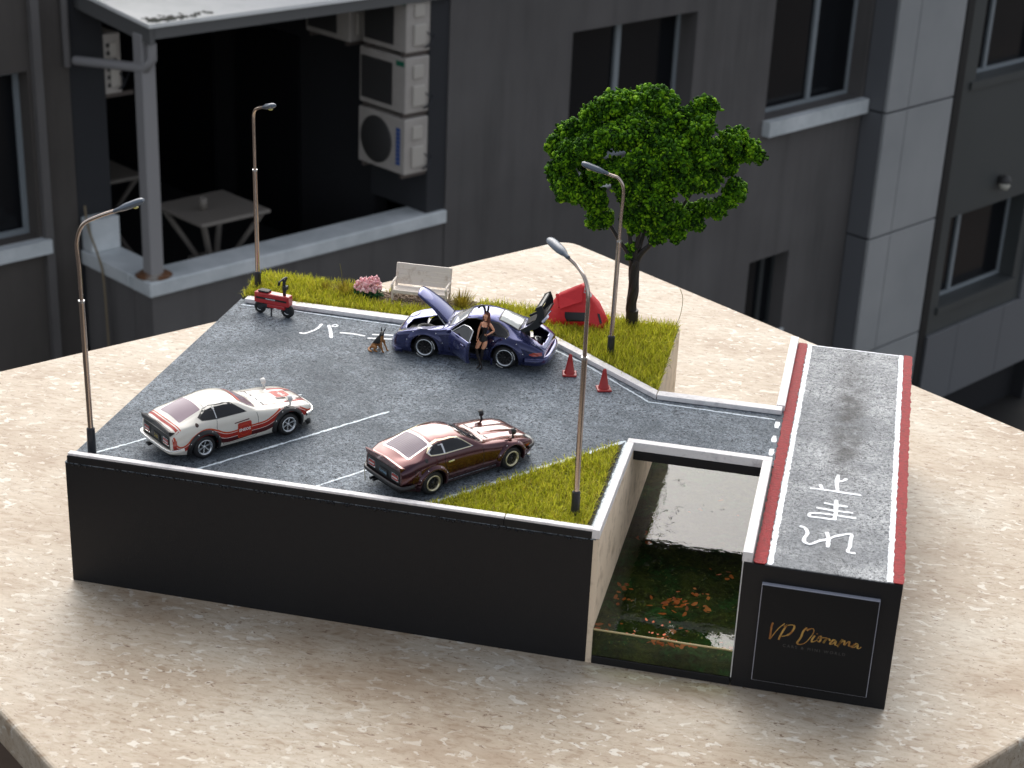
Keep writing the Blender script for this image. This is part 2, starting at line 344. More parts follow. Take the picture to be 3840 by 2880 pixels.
# stream: bed, clear resin, leaves and moss strands
bed_m, t = M('stream_bed', (.03, .045, .012), .85)
c = t.ramp(t.noise(.55, 4, .6), [(.3, (.025, .022, .010)), (.42, (.085, .095, .02)), (.52, (.03, .05, .015)), (.62, (.03, .13, .04)), (.74, (.26, .20, .04))])
c = t.mix(t.ramp(t.noise(4, 4, .7), [(.45, 0), (.65, .75)]), c, (.01, .010, .006)); t.lk(c, t.b.inputs['Base Color']); t.bump(t.noise(3, 5, .7), 1, .2 * SC)
nx, ny = 34, 90
gx, gy = np.meshgrid(np.linspace(26.37, 32.89, nx), np.linspace(.03, 23.4, ny), indexing='ij')
gz = .95 + .12 * np.sin(gx * 2.1 + gy) + .1 * np.sin(gy * 1.7 - gx * .8) + RNG.uniform(-.05, .05, gx.shape); gz[:, 0] = .46
V = np.stack([gx, gy, gz], -1).reshape(-1, 3); I = np.arange(nx * ny).reshape(nx, ny)
F = np.stack([I[:-1, :-1], I[1:, :-1], I[1:, 1:], I[:-1, 1:]], -1).reshape(-1, 4)
kind(fastmesh('stream_bed', V, F, bed_m, None, True), 'structure')
wm = bpy.data.materials.new('resin_water'); wm.use_nodes = True; n_ = wm.node_tree.nodes; l_ = wm.node_tree.links; n_.remove(n_['Principled BSDF'])
tr = n_.new('ShaderNodeBsdfTransparent'); tr.inputs[0].default_value = (.72, .80, .58, 1); gl = n_.new('ShaderNodeBsdfGlossy'); gl.inputs['Roughness'].default_value = .015
fr = n_.new('ShaderNodeFresnel'); fr.inputs[0].default_value = 1.5; mx = n_.new('ShaderNodeMixShader')
tc = n_.new('ShaderNodeTexCoord'); nz = n_.new('ShaderNodeTexNoise'); nz.inputs['Scale'].default_value = .9; nz.inputs['Detail'].default_value = 4
bp = n_.new('ShaderNodeBump'); bp.inputs['Strength'].default_value = .25; bp.inputs['Distance'].default_value = .055 * SC
l_.new(tc.outputs['Object'], nz.inputs['Vector']); l_.new(nz.outputs[0], bp.inputs['Height']); l_.new(bp.outputs[0], gl.inputs['Normal']); l_.new(bp.outputs[0], fr.inputs['Normal'])
l_.new(fr.outputs[0], mx.inputs[0]); l_.new(tr.outputs[0], mx.inputs[1]); l_.new(gl.outputs[0], mx.inputs[2]); l_.new(mx.outputs[0], n_['Material Output'].inputs[0])
kind(MB().bb(26.366, 32.894, .012, 23.45, .425, 1.86).build('stream_water', wm), 'structure')
edge = MB(); edge.tube([(26.38, .02, 1.86)] + [(x, .02, 1.86 + RNG.uniform(-.02, .02)) for x in np.linspace(27, 32.5, 9)] + [(32.88, .02, 1.86)], .045, 6)
kind(edge.build('resin_edge', MM('resin_lip', (.42, .34, .16), .3)), 'structure')
leafo_m = island_color('leaf_flake', [(0, (.55, .09, .015)), (.5, (.62, .14, .03)), (1, (.40, .05, .02))], .5)
def flakes(n, cx, cy, z, sp, size, mi):
    for _ in range(n):
        x = np.clip(RNG.normal(cx, sp), 26.5, 32.8); y = max(.1, RNG.normal(cy, sp)); a = RNG.uniform(0, 6.3); s_ = size * RNG.uniform(.5, 1.2)
        ti = Euler((RNG.uniform(-.4, .4), RNG.uniform(-.4, .4), a)).to_matrix(); zz = z + RNG.uniform(-.03, .03)
        k = 6; vs_ = [Vector((x, y, zz)) + ti @ Vector((math.cos(q * 6.283 / k) * s_ * RNG.uniform(.6, 1.1), math.sin(q * 6.283 / k) * s_ * .7 * RNG.uniform(.5, 1.1), 0)) for q in range(k)]
        fl.add(vs_, [tuple(range(k))])
fl = MB()
for n, cx, cy, sp in ((26, 29.8, 3.6, .35), (8, 30.8, 5.0, .25), (6, 31.2, 3.8, .25), (8, 27.0, 4.7, .25), (6, 27.1, 3.2, .25), (5, 26.9, 10, .3), (16, 29.6, .25, .4), (8, 30.4, .3, .3), (5, 26.7, .3, .2), (5, 32.6, .4, .2), (6, 31.5, 7.2, .3), (4, 30.5, 14, .8), (10, 28.2, 1.6, 1.2)):
    flakes(n, cx, cy, 1.80 if RNG.uniform() < .5 else 1.6, sp, .20, 0)
flakes(16, 29.3, .2, 1.885, .8, .12, 0)
kind(fl.build('fallen_leaves', leafo_m), 'stuff')
ms = MB()
for k in range(420):
    x = RNG.uniform(26.6, 32.7); y = RNG.uniform(.15, 8) if k % 4 else RNG.uniform(8, 19); z = RNG.uniform(1.1, 1.8); a = RNG.uniform(0, 6.3); L = RNG.uniform(.1, .5)
    ms.add([(x, y, z), (x + .02, y + .02, z), (x + L * math.cos(a), y + L * math.sin(a), z + RNG.uniform(-.1, .04))], [(0, 1, 2)])
for k in range(900):
    x = RNG.uniform(26.6, 32.7); y = RNG.uniform(.1, 9); z = RNG.uniform(.9, 1.35); a = RNG.uniform(0, 6.3); s_ = RNG.uniform(.04, .14)
    ms.add([(x, y, z), (x + s_ * math.cos(a), y + s_ * math.sin(a), z + .05), (x - s_ * math.sin(a), y + s_ * math.cos(a), z - .02)], [(0, 1, 2)])
kind(ms.build('stream_weed', island_color('weed', [(0, (.015, .02, .006)), (.5, (.05, .09, .015)), (1, (.20, .19, .05))], .6)), 'stuff')
fw = MB()
for k in range(34):      # bits of weed and grass that lie on the surface
    y = RNG.uniform(.5, 17) if k < 22 else RNG.uniform(8.6, 15); x = 28.1 + RNG.normal(0, .3) if k >= 12 else RNG.uniform(26.9, 32.6); a = RNG.uniform(0, 6.3)
    for q in range(5 if k >= 12 else 1):
        dx, dy = RNG.normal(0, .13, 2) if k >= 12 else (0, 0); L = RNG.uniform(.1, .4); b = a + RNG.normal(0, .9)
        fw.add([(x + dx, y + dy, 1.868), (x + dx + .03 * math.sin(b), y + dy - .03 * math.cos(b), 1.875), (x + dx + L * math.cos(b), y + dy + L * math.sin(b), 1.885)], [(0, 1, 2)])
kind(fw.build('floating_weed', MM('dark_weed', (.03, .035, .02), .7)), 'stuff')

# name plate on the front of the road block
silver_edge = MM('plate_edge', (.36, .37, .43), .45); plate_black = MM('plate_black', (.010, .010, .0105), .6, spec=.2)
np_ = thing('name_plate', 'square black name plate with gold script on the front under the road', 'sign', (36.5, -.13, .65))
mb = MB(); mb.bb(-2.62, 2.62, -.10, .128, 0, 5.06); mb.build('plate_back', silver_edge, np_, bevel=.02)
mb = MB(); mb.bb(-2.585, 2.585, -.125, -.102, .035, 5.02); mb.build('plate_face', plate_black, np_)
SG = [[(34.57, 3.83), (34.52, 3.63), (34.51, 3.17), (34.51, 2.96), (34.65, 3.23), (34.86, 3.61), (35.09, 3.88)], [(35.2, 3.83), (35.08, 3.56), (34.97, 3.26), (34.9, 2.99)], [(35.06, 3.73), (35.34, 3.85), (35.5, 3.85), (35.53, 3.73), (35.43, 3.48), (35.26, 3.29), (35.02, 3.19)], [(36.09, 3.84), (35.95, 3.63), (35.87, 3.28), (35.77, 3.06), (35.74, 2.98), (35.84, 2.91), (36.09, 3.04), (36.3, 3.38), (36.41, 3.66), (36.38, 3.82), (36.25, 3.81), (36.09, 3.69)], [(36.48, 3.5), (36.38, 3.28), (36.38, 3.15), (36.49, 3.19), (36.6, 3.29), (36.65, 3.45), (36.74, 3.51), (36.76, 3.35), (36.7, 3.21), (36.63, 3.23), (36.61, 3.35), (36.78, 3.43), (37.04, 3.46), (36.96, 3.33), (36.89, 3.17), (36.98, 3.36), (37.11, 3.44), (37.17, 3.34)], [(36.54, 3.58), (36.6, 3.62)], [(37.44, 3.36), (37.36, 3.43), (37.27, 3.36), (37.19, 3.17), (37.31, 3.22), (37.43, 3.39), (37.42, 3.19), (37.51, 3.17), (37.59, 3.3), (37.72, 3.53), (37.63, 3.34), (37.54, 3.09), (37.68, 3.35), (37.81, 3.46), (37.82, 3.23), (37.96, 3.43), (38.03, 3.44), (38.03, 3.23), (38.15, 3.26), (38.25, 3.39)], [(38.43, 3.37), (38.35, 3.41), (38.22, 3.3), (38.16, 3.18), (38.28, 3.21), (38.41, 3.34), (38.41, 3.18), (38.5, 3.18), (38.57, 3.28)]]
gold, t = M('gold_foil', (.55, .28, .08), .35, .6); t.lk(t.ramp(t.noise(2.2, 2), [(.35, (.27, .11, .035)), (.6, (.50, .33, .10))]), t.b.inputs['Base Color'])
sg = MB()
for s_ in SG:
    P = spline(s_, 5); down = [P[min(i + 1, len(P) - 1)][1] < P[max(i - 1, 0)][1] for i in range(len(P))]
    V = []; F = []
    for i, p in enumerate(P):
        tt = P[min(i + 1, len(P) - 1)] - P[max(i - 1, 0)]; tt /= np.linalg.norm(tt) + 1e-9; w = .042 if down[i] and abs(tt[1]) > .5 else .02
        V += [(p[0] - 36.5 - tt[1] * w, -.130, p[1] - .65 + tt[0] * w), (p[0] - 36.5 + tt[1] * w, -.130, p[1] - .65 - tt[0] * w)]
        if i: k = 2 * i; F.append((k - 2, k - 1, k + 1, k))
    sg.add(V, F)
sg.build('gold_lettering', gold, np_)
def textmesh(name, s_, size, mat, parent, rot, loc, spacing=1, ext=0):
    cu = bpy.data.curves.new(name, 'FONT'); cu.body = s_; cu.size = size; cu.align_x = 'CENTER'; cu.align_y = 'CENTER'; cu.space_character = spacing; cu.extrude = ext
    o = bpy.data.objects.new(name, cu); COL.objects.link(o); me = bpy.data.meshes.new_from_object(o.evaluated_get(bpy.context.evaluated_depsgraph_get()))
    bpy.data.objects.remove(o); me.materials.clear(); me.materials.append(mat)
    p = bpy.data.objects.new(name, me); COL.objects.link(p); p.parent = parent; p.rotation_euler = rot; p.location = loc; return p
textmesh('small_lettering', 'CARS & MINI WORLD', .2, MM('faint_print', (.06, .058, .055), .5), np_, (math.pi / 2, 0, 0), (0.02, -.130, 2.08), 1.55)

# ------------------------------------------------------------------ the building behind (local frame in metres: x along the facade, -y out of it)
BO = Vector((-1182.6, 723.5, 0)); BR = math.radians(57); BS = 133.33
def bthing(name, label, cat, group=None, loc=(0, 0, 0)):
    o = thing(name, label, cat, (0, 0, 0), BR, group, BS)
    o.location = BO + Matrix.Rotation(BR, 3, 'Z') @ (Vector(loc) * BS); return o
bld = bthing('building', 'dark grey plastered building across the yard with open loggia and deep windows', 'building')
plaster = MM('grey_plaster', (.108, .100, .097), .85, var=(.5, (.134, .126, .122), .35, .7), bump=(30, .3, .3))
plaster2 = MM('brown_grey_plaster', (.075, .066, .059), .85, var=(.8, (.095, .084, .076), .35, .7))
plaster_d = MM('dark_plaster', (.030, .031, .035), .85)
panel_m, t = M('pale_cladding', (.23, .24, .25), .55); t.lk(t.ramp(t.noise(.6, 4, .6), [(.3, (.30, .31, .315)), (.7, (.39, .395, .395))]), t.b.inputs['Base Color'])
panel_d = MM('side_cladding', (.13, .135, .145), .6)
panel_e = MM('olive_cladding', (.075, .08, .078), .5, var=(.5, (.06, .066, .066), .3, .7))
sill_m = MM('sill_stone', (.74, .77, .78), .5, var=(1.6, (.52, .56, .57), .4, .65))
frame_m = MM('window_frame', (.26, .29, .31), .4)
glass_m = MM('window_glass', (.008, .009, .011), .12, spec=.3)
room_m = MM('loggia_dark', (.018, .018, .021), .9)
canopy_m = MM('canopy_sheet', (.92, .92, .90), .5, var=(1.4, (.75, .77, .74), .5, .75))
fascia_m = MM('canopy_fascia', (.13, .13, .128), .6)
pipe_m = MM('white_pipe', (.32, .31, .31), .45, var=(1.5, (.26, .17, .11), .62, .72))
for mt in (plaster, plaster2):      # rain streaks and patched repainting
    t = NT(mt); old = t.b.inputs['Base Color'].links[0].from_socket
    s1 = t.ramp(t.noise(2.6, 5, .65, t.co((1.6, 1.6, .16))), [(.30, .78), (.5, 1), (.72, 1.10)]); s2 = t.ramp(t.noise(.45, 3, .6), [(.35, .86), (.6, 1.06)])
    t.lk(t.mix(1.0, t.mix(1.0, old, s1, 'MULTIPLY'), s2, 'MULTIPLY'), t.b.inputs['Base Color'])
def wall(name, x0, x1, z0, z1, y, th, holes, mat, parent=bld):
    xs = sorted({x0, x1, *[h[0] for h in holes], *[h[1] for h in holes]}); zs = sorted({z0, z1, *[h[2] for h in holes], *[h[3] for h in holes]})
    mb = MB()
    V = {}
    def vid(x, yy, z):
        k = (x, yy, z)
        if k not in V: V[k] = len(V)
        return V[k]
    solid = lambda i, j: 0 <= i < len(xs) - 1 and 0 <= j < len(zs) - 1 and not any(h[0] <= (xs[i] + xs[i + 1]) / 2 <= h[1] and h[2] <= (zs[j] + zs[j + 1]) / 2 <= h[3] for h in holes)
    F = []; y2 = y + th
    for i in range(len(xs) - 1):
        for j in range(len(zs) - 1):
            if not solid(i, j): continue
            a, b, c, d = xs[i], xs[i + 1], zs[j], zs[j + 1]
            F.append([vid(a, y, c), vid(b, y, c), vid(b, y, d), vid(a, y, d)]); F.append([vid(a, y2, c), vid(a, y2, d), vid(b, y2, d), vid(b, y2, c)])
            if not solid(i - 1, j): F.append([vid(a, y, c), vid(a, y, d), vid(a, y2, d), vid(a, y2, c)])
            if not solid(i + 1, j): F.append([vid(b, y, c), vid(b, y2, c), vid(b, y2, d), vid(b, y, d)])
            if not solid(i, j - 1): F.append([vid(a, y, c), vid(a, y2, c), vid(b, y2, c), vid(b, y, c)])
            if not solid(i, j + 1): F.append([vid(a, y, d), vid(b, y, d), vid(b, y2, d), vid(a, y2, d)])
    mb.add(list(V), F); return mb.build(name, mat, parent)
def window(x0, x1, z0, z1, y, mulls, parent=bld, label=None, sill=True, so=.10, st=.17, fw=.045, fm=None):
    fm = fm or frame_m; f = MB()
    f.bb(x0, x1, y, y + .05, z0, z0 + fw); f.bb(x0, x1, y, y + .05, z1 - fw, z1); f.bb(x0, x0 + fw, y, y + .05, z0 + fw, z1 - fw); f.bb(x1 - fw, x1, y, y + .05, z0 + fw, z1 - fw)
    w = f.build('window', fm, parent)
    if label: w['label'] = label
    xs = [x0 + fw] + mulls + [x1 - fw]
    for m_ in mulls: MB().bb(m_ - .035, m_ + .035, y - .01, y + .045, z0 + fw, z1 - fw).build('mullion', fm, w)
    for a, b in zip(xs[:-1], xs[1:]): MB().bb(a + .0, b - .0, y + .022, y + .03, z0 + fw, z1 - fw).build('pane', glass_m, w)
    if sill: MB().bb(x0 - .02, x1 + .02, -so, y - .003, z0 - st, z0 - .004).build('sill', sill_m, w)
    return w
GZ, TOP = -9.9, 2.5
holes = [(11.55, 13.35, -4.4, -3.01), (14.62, 16.41, -4.32, -2.55), (14.62, 15.34, -6.9, -5.95), (11.55, 13.35, -7.9, -6.4), (11.55, 13.35, .0, 1.5), (14.62, 16.41, .0, 1.8)]
wall('wall', 10.0, 16.45, GZ, TOP, 0, .32, holes, plaster)
window(11.55, 13.35, -4.4, -3.01, .22, [12.42], label='window behind the little tree')
window(14.62, 16.41, -4.32, -2.55, .20, [15.64], label='window with pale blue sill left of the pilaster')
window(14.62, 15.34, -6.9, -5.95, .18, [15.1], label='small low window', so=.03, st=.06, fm=MM('dark_frame', (.035, .04, .042), .5))
window(11.55, 13.35, -7.9, -6.4, .22, [12.42]); window(11.55, 13.35, .0, 1.5, .22, [12.42]); window(14.62, 16.41, 0, 1.8, .2, [15.6])
wall('wall', 6.9, 9.998, GZ, -4.56, .012, .25, [], plaster)              # wall under the loggia, front
MB().bb(6.9, 7.15, .27, 1.0, GZ, -4.56).build('wall', plaster, bld)
lm = MB(); lm.bb(6.86, 9.998, -.03, .28, -4.552, -4.43); lm.build('ledge', sill_m, bld, bevel=.012)
lm = MB(); lm.bb(6.86, 7.17, .283, .99, -4.552, -4.43); lm.build('ledge', sill_m, bld, bevel=.012)
lm = MB(); lm.bb(6.88, 7.15, .84, .995, -4.427, -4.15); lm.build('ledge_upstand', sill_m, bld, bevel=.01)
# inside of the loggia
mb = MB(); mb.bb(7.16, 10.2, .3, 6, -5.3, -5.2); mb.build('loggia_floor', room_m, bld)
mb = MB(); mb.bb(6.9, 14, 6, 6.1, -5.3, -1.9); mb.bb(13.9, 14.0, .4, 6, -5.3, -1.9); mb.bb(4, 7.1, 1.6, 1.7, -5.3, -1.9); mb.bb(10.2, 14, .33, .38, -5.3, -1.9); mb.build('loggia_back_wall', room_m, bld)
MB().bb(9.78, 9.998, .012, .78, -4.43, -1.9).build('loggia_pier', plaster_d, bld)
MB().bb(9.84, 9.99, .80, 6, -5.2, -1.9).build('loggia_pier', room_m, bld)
for a, b in ((1.9, 2.9), (3.3, 4.6)): MB().bb(9.80, 9.838, a, b, -5.19, -3.2).build('doorway', MM('door_dark', (.01, .011, .013), .4), bld)
# left wing
wall('wall', 2.0, 6.862, GZ, TOP, 1.0, .3, [(4.6, 6.5, -4.25, -2.9), (4.6, 6.5, -8.2, -6.9)], plaster2)
window(4.6, 6.5, -4.25, -2.9, 1.15, [5.5], label='window at the edge of the left wing', sill=False)
window(4.6, 6.5, -8.2, -6.9, 1.15, [5.5], sill=False)
MB().bb(4.3, 6.56, .90, 1.146, -4.37, -4.255).build('sill', sill_m, bld)
MB().bb(6.53, 6.60, .94, .997, GZ, TOP).build('corner_strip', plaster, bld)
MB().bb(6.864, 7.19, 1.02, 1.6, -5.3, -1.9).build('loggia_pier', plaster_d, bld)
MB().bb(6.87, 9.998, 3.0, 8.99, -1.88, -1.70).build('low_roof', plaster_d, bld); MB().bb(10.0, 10.3, .33, 8.99, -1.6, TOP).build('wall', plaster, bld)
# pilaster of clad panels: each panel a piece
zj = [GZ, -8.95, -7.47, -5.97, -4.46, -2.95, -1.45, .05, 1.55, 3.05, 4.55, TOP]
MB().bb(16.50, 17.82, -.28, .3, GZ, TOP).build('pilaster_core', plaster_d, bld)
for a, b in zip(zj[:-1], zj[1:]):
    for x0, x1 in ((16.462, 16.885), (16.897, 17.85)):
        MB().bb(x0, x1, -.33, -.283, a + .012, b - .012).build('panel', panel_m, bld, bevel=.006)
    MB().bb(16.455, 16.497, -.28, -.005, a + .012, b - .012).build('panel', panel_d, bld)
MB().bb(17.822, 18.55, .5, .6, GZ, TOP).build('recess_wall', room_m, bld)
MB().bb(18.40, 18.56, -.02, .49, GZ, TOP).build('gap_strip', MM('gap_black', (.012, .013, .014), .5), bld)  # black strip down the gap between pilaster and right facade
# right hand facade
wall('wall', 18.565, 22.6, GZ + 1.05, TOP, .0, .35, [(18.78, 20.64, -7.46, -6.24), (18.86, 20.7, -4.47, -3.2), (18.8, 20.7, -1.2, .2)], panel_e)
window(18.78, 20.64, -7.46, -6.24, .22, [19.36], sill=False, fw=.05); window(18.86, 20.7, -4.47, -3.2, .22, [19.4], sill=False, fw=.05); window(18.8, 20.7, -1.2, .2, .22, [19.4], sill=False)
for z in (-7.46, -4.47): MB().bb(18.74, 20.68, -.035, .215, z - .10, z - .004).build('sill', panel_e, bld)
for a, b in ((18.57, 19.30), (19.31, 20.45), (20.46, 21.6), (21.61, 22.7)):
    MB().bb(a, b, -.05, -.004, -8.85, -7.82).build('panel', MM('plinth_cladding', (.15, .155, .165), .55) if a < 18.6 else bpy.data.materials['plinth_cladding'], bld, bevel=.006)
for a, b in ((-7.81, -6.4), (-6.39, -4.9), (-4.89, -3.4)): MB().bb(20.86, 22.6, -.05, -.004, a, b).build('panel', bpy.data.materials['plinth_cladding'], bld)
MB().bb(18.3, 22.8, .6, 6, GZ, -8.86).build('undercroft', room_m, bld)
mb = MB(); mb.bb(2, 6.8, 1.35, 9, TOP, TOP + .2); mb.bb(10.0, 22.7, .36, 9, TOP + .21, TOP + .4); mb.build('roof', plaster_d, bld)
mb = MB(); mb.bb(22.3, 22.6, .4, 9, GZ, TOP); mb.bb(2, 22.3, 8.8, 9, GZ, TOP); mb.bb(2, 2.3, 1.3, 8.8, GZ, TOP); mb.build('wall', plaster_d, bld)

yard_m = MM('yard', (.03, .028, .026), .9, var=(.25, (.07, .055, .045), .45, .6))

yd = kind(MB().bb(-60000 / BS, 60000 / BS, -60000 / BS, 60000 / BS, GZ - .3, GZ).build('ground', yard_m), 'structure'); yd.location = BO; yd.rotation_euler = (0, 0, BR); yd.scale = (BS,) * 3

can = bthing('canopy', 'white sheet canopy with grey fascia over the loggia, dirty along its front edge', 'canopy')
sh = MB(); sh.add([(6.93, -.06, -2.40), (9.99, -.06, -2.40), (9.99, 2.96, -2.12), (6.93, 2.96, -2.12), (6.93, -.06, -2.43), (9.99, -.06, -2.43), (9.99, 2.96, -2.15), (6.93, 2.96, -2.15)], [(0, 1, 2, 3), (4, 7, 6, 5), (0, 4, 5, 1), (1, 5, 6, 2), (2, 6, 7, 3), (3, 7, 4, 0)]); sh.build('sheet', canopy_m, can)
fa = MB(); fa.bb(6.98, 9.99, -.04, .0, -2.52, -2.435); fa.build('fascia', fascia_m, can)
fa = MB(); fa.add([(6.95, -.04, -2.56), (6.99, -.04, -2.56), (6.99, 2.9, -2.28), (6.95, 2.9, -2.28), (6.95, -.04, -2.435), (6.99, -.04, -2.435), (6.99, 2.9, -2.157), (6.95, 2.9, -2.157)], [(0, 1, 2, 3), (4, 7, 6, 5), (0, 4, 5, 1), (1, 5, 6, 2), (2, 6, 7, 3), (3, 7, 4, 0)]); fa.build('fascia', fascia_m, can)
dm = MB()
for k in range(70): dm.lathe([(0, -.01), (.02, 0), (.012, .015), (0, .02)], (6.97 + abs(RNG.normal(0, .25)), -.03 + abs(RNG.normal(0, .07)), -2.398), n=6)
kind(dm.build('moss', MM('moss_grey', (.12, .12, .10), .9), can), 'stuff')
post = bthing('post', 'white square post with rust stains standing on the ledge corner under the canopy', 'post')
pm = MB(); pm.bb(6.94, 7.06, .07, .19, -4.42, -2.50); pm.build('shaft', pipe_m, post, bevel=.01)
pm = MB(); pm.lathe([(0, 0), (.15, 0), (.13, .012), (.07, .025), (0, .025)], (7.0, .13, -4.428), n=14); pm.build('rusty_foot', MM('rust', (.16, .07, .03), .9, var=(9, (.30, .28, .25), .5, .65)), post)
rp = bthing('drain_pipe', 'grey drain pipe running from the canopy post to the left wing and up', 'pipe')
pm = MB(); pm.tube([(7.0, .02, -2.56), (7.0, .02, -2.68), (6.97, .06, -2.75), (6.90, .96, -2.86)], .038, 10); pm.build('pipe', pipe_m, rp)
pm = MB(); pm.tube([(6.83, .965, -2.90), (6.83, .965, -1.0)], .03, 10); pm.build('pipe', plaster, rp)
rope = MB(); rope.tube(spline([(6.90, .95, -4.05), (6.86, .85, -4.20), (6.855, .70, -4.42), (6.84, .62, -4.6), (6.84, .6, -5.2)], 4), .009, 5)
ro = bthing('rope', 'tan rope hanging down over the left end of the ledge', 'rope'); rope.build('strand', MM('rope', (.24, .19, .12), .9), ro)

# air conditioners
ac_m = MM('ac_casing', (.48, .44, .40), .5, var=(3, (.38, .345, .31), .45, .7)); ac_side = MM('ac_panel', (.53, .49, .435), .5); grille_m = MM('ac_grille', (.045, .043, .042), .5)
def ac(name_label, y0, y1, z0, z1, x0=9.5, x1=9.77, fan='square', blue=False, green=True, grp='air conditioners on the loggia pier'):
    o = bthing('air_conditioner', name_label, 'air conditioner', grp, (x0, y0, z0)); w, d_, h = x1 - x0, y1 - y0, z1 - z0
    MB().bb(0, w, 0, d_, 0, h).build('casing', ac_m, o, bevel=.012)
    cy = d_ * .60; r = min(h * .42, d_ * .36)
    if fan == 'square':
        MB().bb(-.006, -.001, d_ * .28, d_ * .95, h * .1, h * .86).build('grille', grille_m, o)
    else:
        MB().lathe([(0, -.002), (r, -.002), (r, -.010), (r * .96, -.014), (r * .2, -.02), (0, -.02)], (0, cy, h * .5), 'x', 28).build('grille', grille_m, o)
    for k in range(5): pass
    hd = MB(); hd.bb(w * .28, w * .8, -.022, -.001, h * .12, h * .5) ; hd.build('service_cover', ac_side, o, bevel=.01)
    hd = MB(); hd.bb(w * .3, w * .72, -.016, -.001, h * .62, h * .86); hd.build('handle', ac_side, o, bevel=.01)
    if green: MB().bb(-.004, -.001, d_ * .03, d_ * .2, h * .84, h * .93).build('badge', MM('badge_green', (.02, .17, .10), .5), o)
    if blue:
        for k in range(9): MB().bb(-.004, -.001, d_ * .09, d_ * .18, h * (.16 + .075 * k), h * (.16 + .075 * k + .062)).build('badge_letter', bpy.data.materials.get('badge_blue') or MM('badge_blue', (.03, .09, .32), .5), o)
    br = MB(); br.bb(-.0, w + .12, .03, .06, -.035, -.003); br.bb(0, w + .12, d_ - .08, d_ - .05, -.035, -.003); br.build('bracket', MM('bracket', (.10, .08, .07), .6), o)
    ca = MB(); ca.tube(spline([(w * .8, -.02, h * .35), (w * .95, -.04, h * .2), (w * .7, -.03, h * .08), (w * 1.0, -.02, h * .12), (w + .08, .02, h * .3)], 5), .006, 5); ca.build('cable', black_plastic, o)
    return o
ac('lowest air conditioner with round fan grille and blue vertical lettering', .0, .63, -4.03, -3.53, fan='round', blue=True, green=False)
ac('middle air conditioner of the stack, square dark grille and small green badge', .0, .62, -3.485, -2.995)
ac('uppermost air conditioner of the stack, cut off by the canopy, pale side cover', .0, .58, -2.955, -2.47, fan='square')
ac('dim air conditioner deeper inside the loggia behind the uppermost one', .76, 1.38, -3.0, -2.5, green=False, x0=9.5)
a_ = ac('small dark unit with slatted side on the left loggia pier', 1.02, 1.3, -3.19, -2.70, x0=7.194, x1=7.35, green=False, grp=None)
sl_ = MB()
for k in range(6): sl_.bb(.02, .11, -.012, -.004, .06 + k * .065, .06 + k * .065 + .03)
sl_.build('slats', grille_m, a_)

# plastic tables in the loggia
tab_m = MM('plastic_beige', (.21, .185, .16), .6)
def ptable(x, y, label, sc_=1):
    o = bthing('plastic_table', label, 'table', 'plastic tables in the loggia', (x, y, -5.2))
    MB().bb(-.36, .36, -.36, .36, .92, .96).build('table_top', tab_m, o, bevel=.02)
    for sx, sy in ((-1, -1), (1, -1), (1, 1), (-1, 1)):
        lg = MB(); lg.tube([(sx * .30, sy * .30, .92), (sx * .10, sy * .10, .5), (sx * .34, sy * .34, 0)], .028, 6); lg.build('leg', tab_m, o)
    MB().bb(-.16, .16, -.16, .16, .47, .50).build('brace', tab_m, o); return o
ptable(8.05, .82, 'beige plastic table with crossed legs right behind the ledge')
ptable(7.75, 2.3, 'dim plastic table at the back of the loggia, partly behind the post')
cup = bthing('cup', 'small pale cup standing on the nearer plastic table', 'cup', None, (7.93, .78, -4.238)); MB().lathe([(0, 0), (.03, 0), (.036, .11), (.03, .11), (.026, .01), (0, .01)], n=12).build('cup_wall', tab_m, cup)
wl = bthing('wall_lamp', 'white globe wall lamp under a dark hood on the right facade', 'wall lamp', None, (19.84, -.01, -5.96))
MB().lathe([(0, -.08), (.05, -.07), (.075, -.02), (.06, .03), (0, .04)], (0, -.08, 0), n=14).build('globe', MM('globe_white', (.62, .60, .52), .4), wl)
MB().lathe([(.085, 0), (.085, .03), (.05, .09), (0, .10)], (0, -.08, .02), n=14).build('hood', grille_m, wl); MB().bb(-.04, .04, -.05, 0, .0, .1).build('bracket', grille_m, wl)
pb = bthing('bundle', 'pale blurred bundle lying on the ground at the right edge', 'bundle', None, (21.35, -.9, GZ))
MB().lathe([(0, 0), (.32, 0), (.42, .15), (.36, .36), (.15, .5), (0, .52)], n=12).build('sheet', MM('bundle_white', (.45, .48, .50), .7), pb)

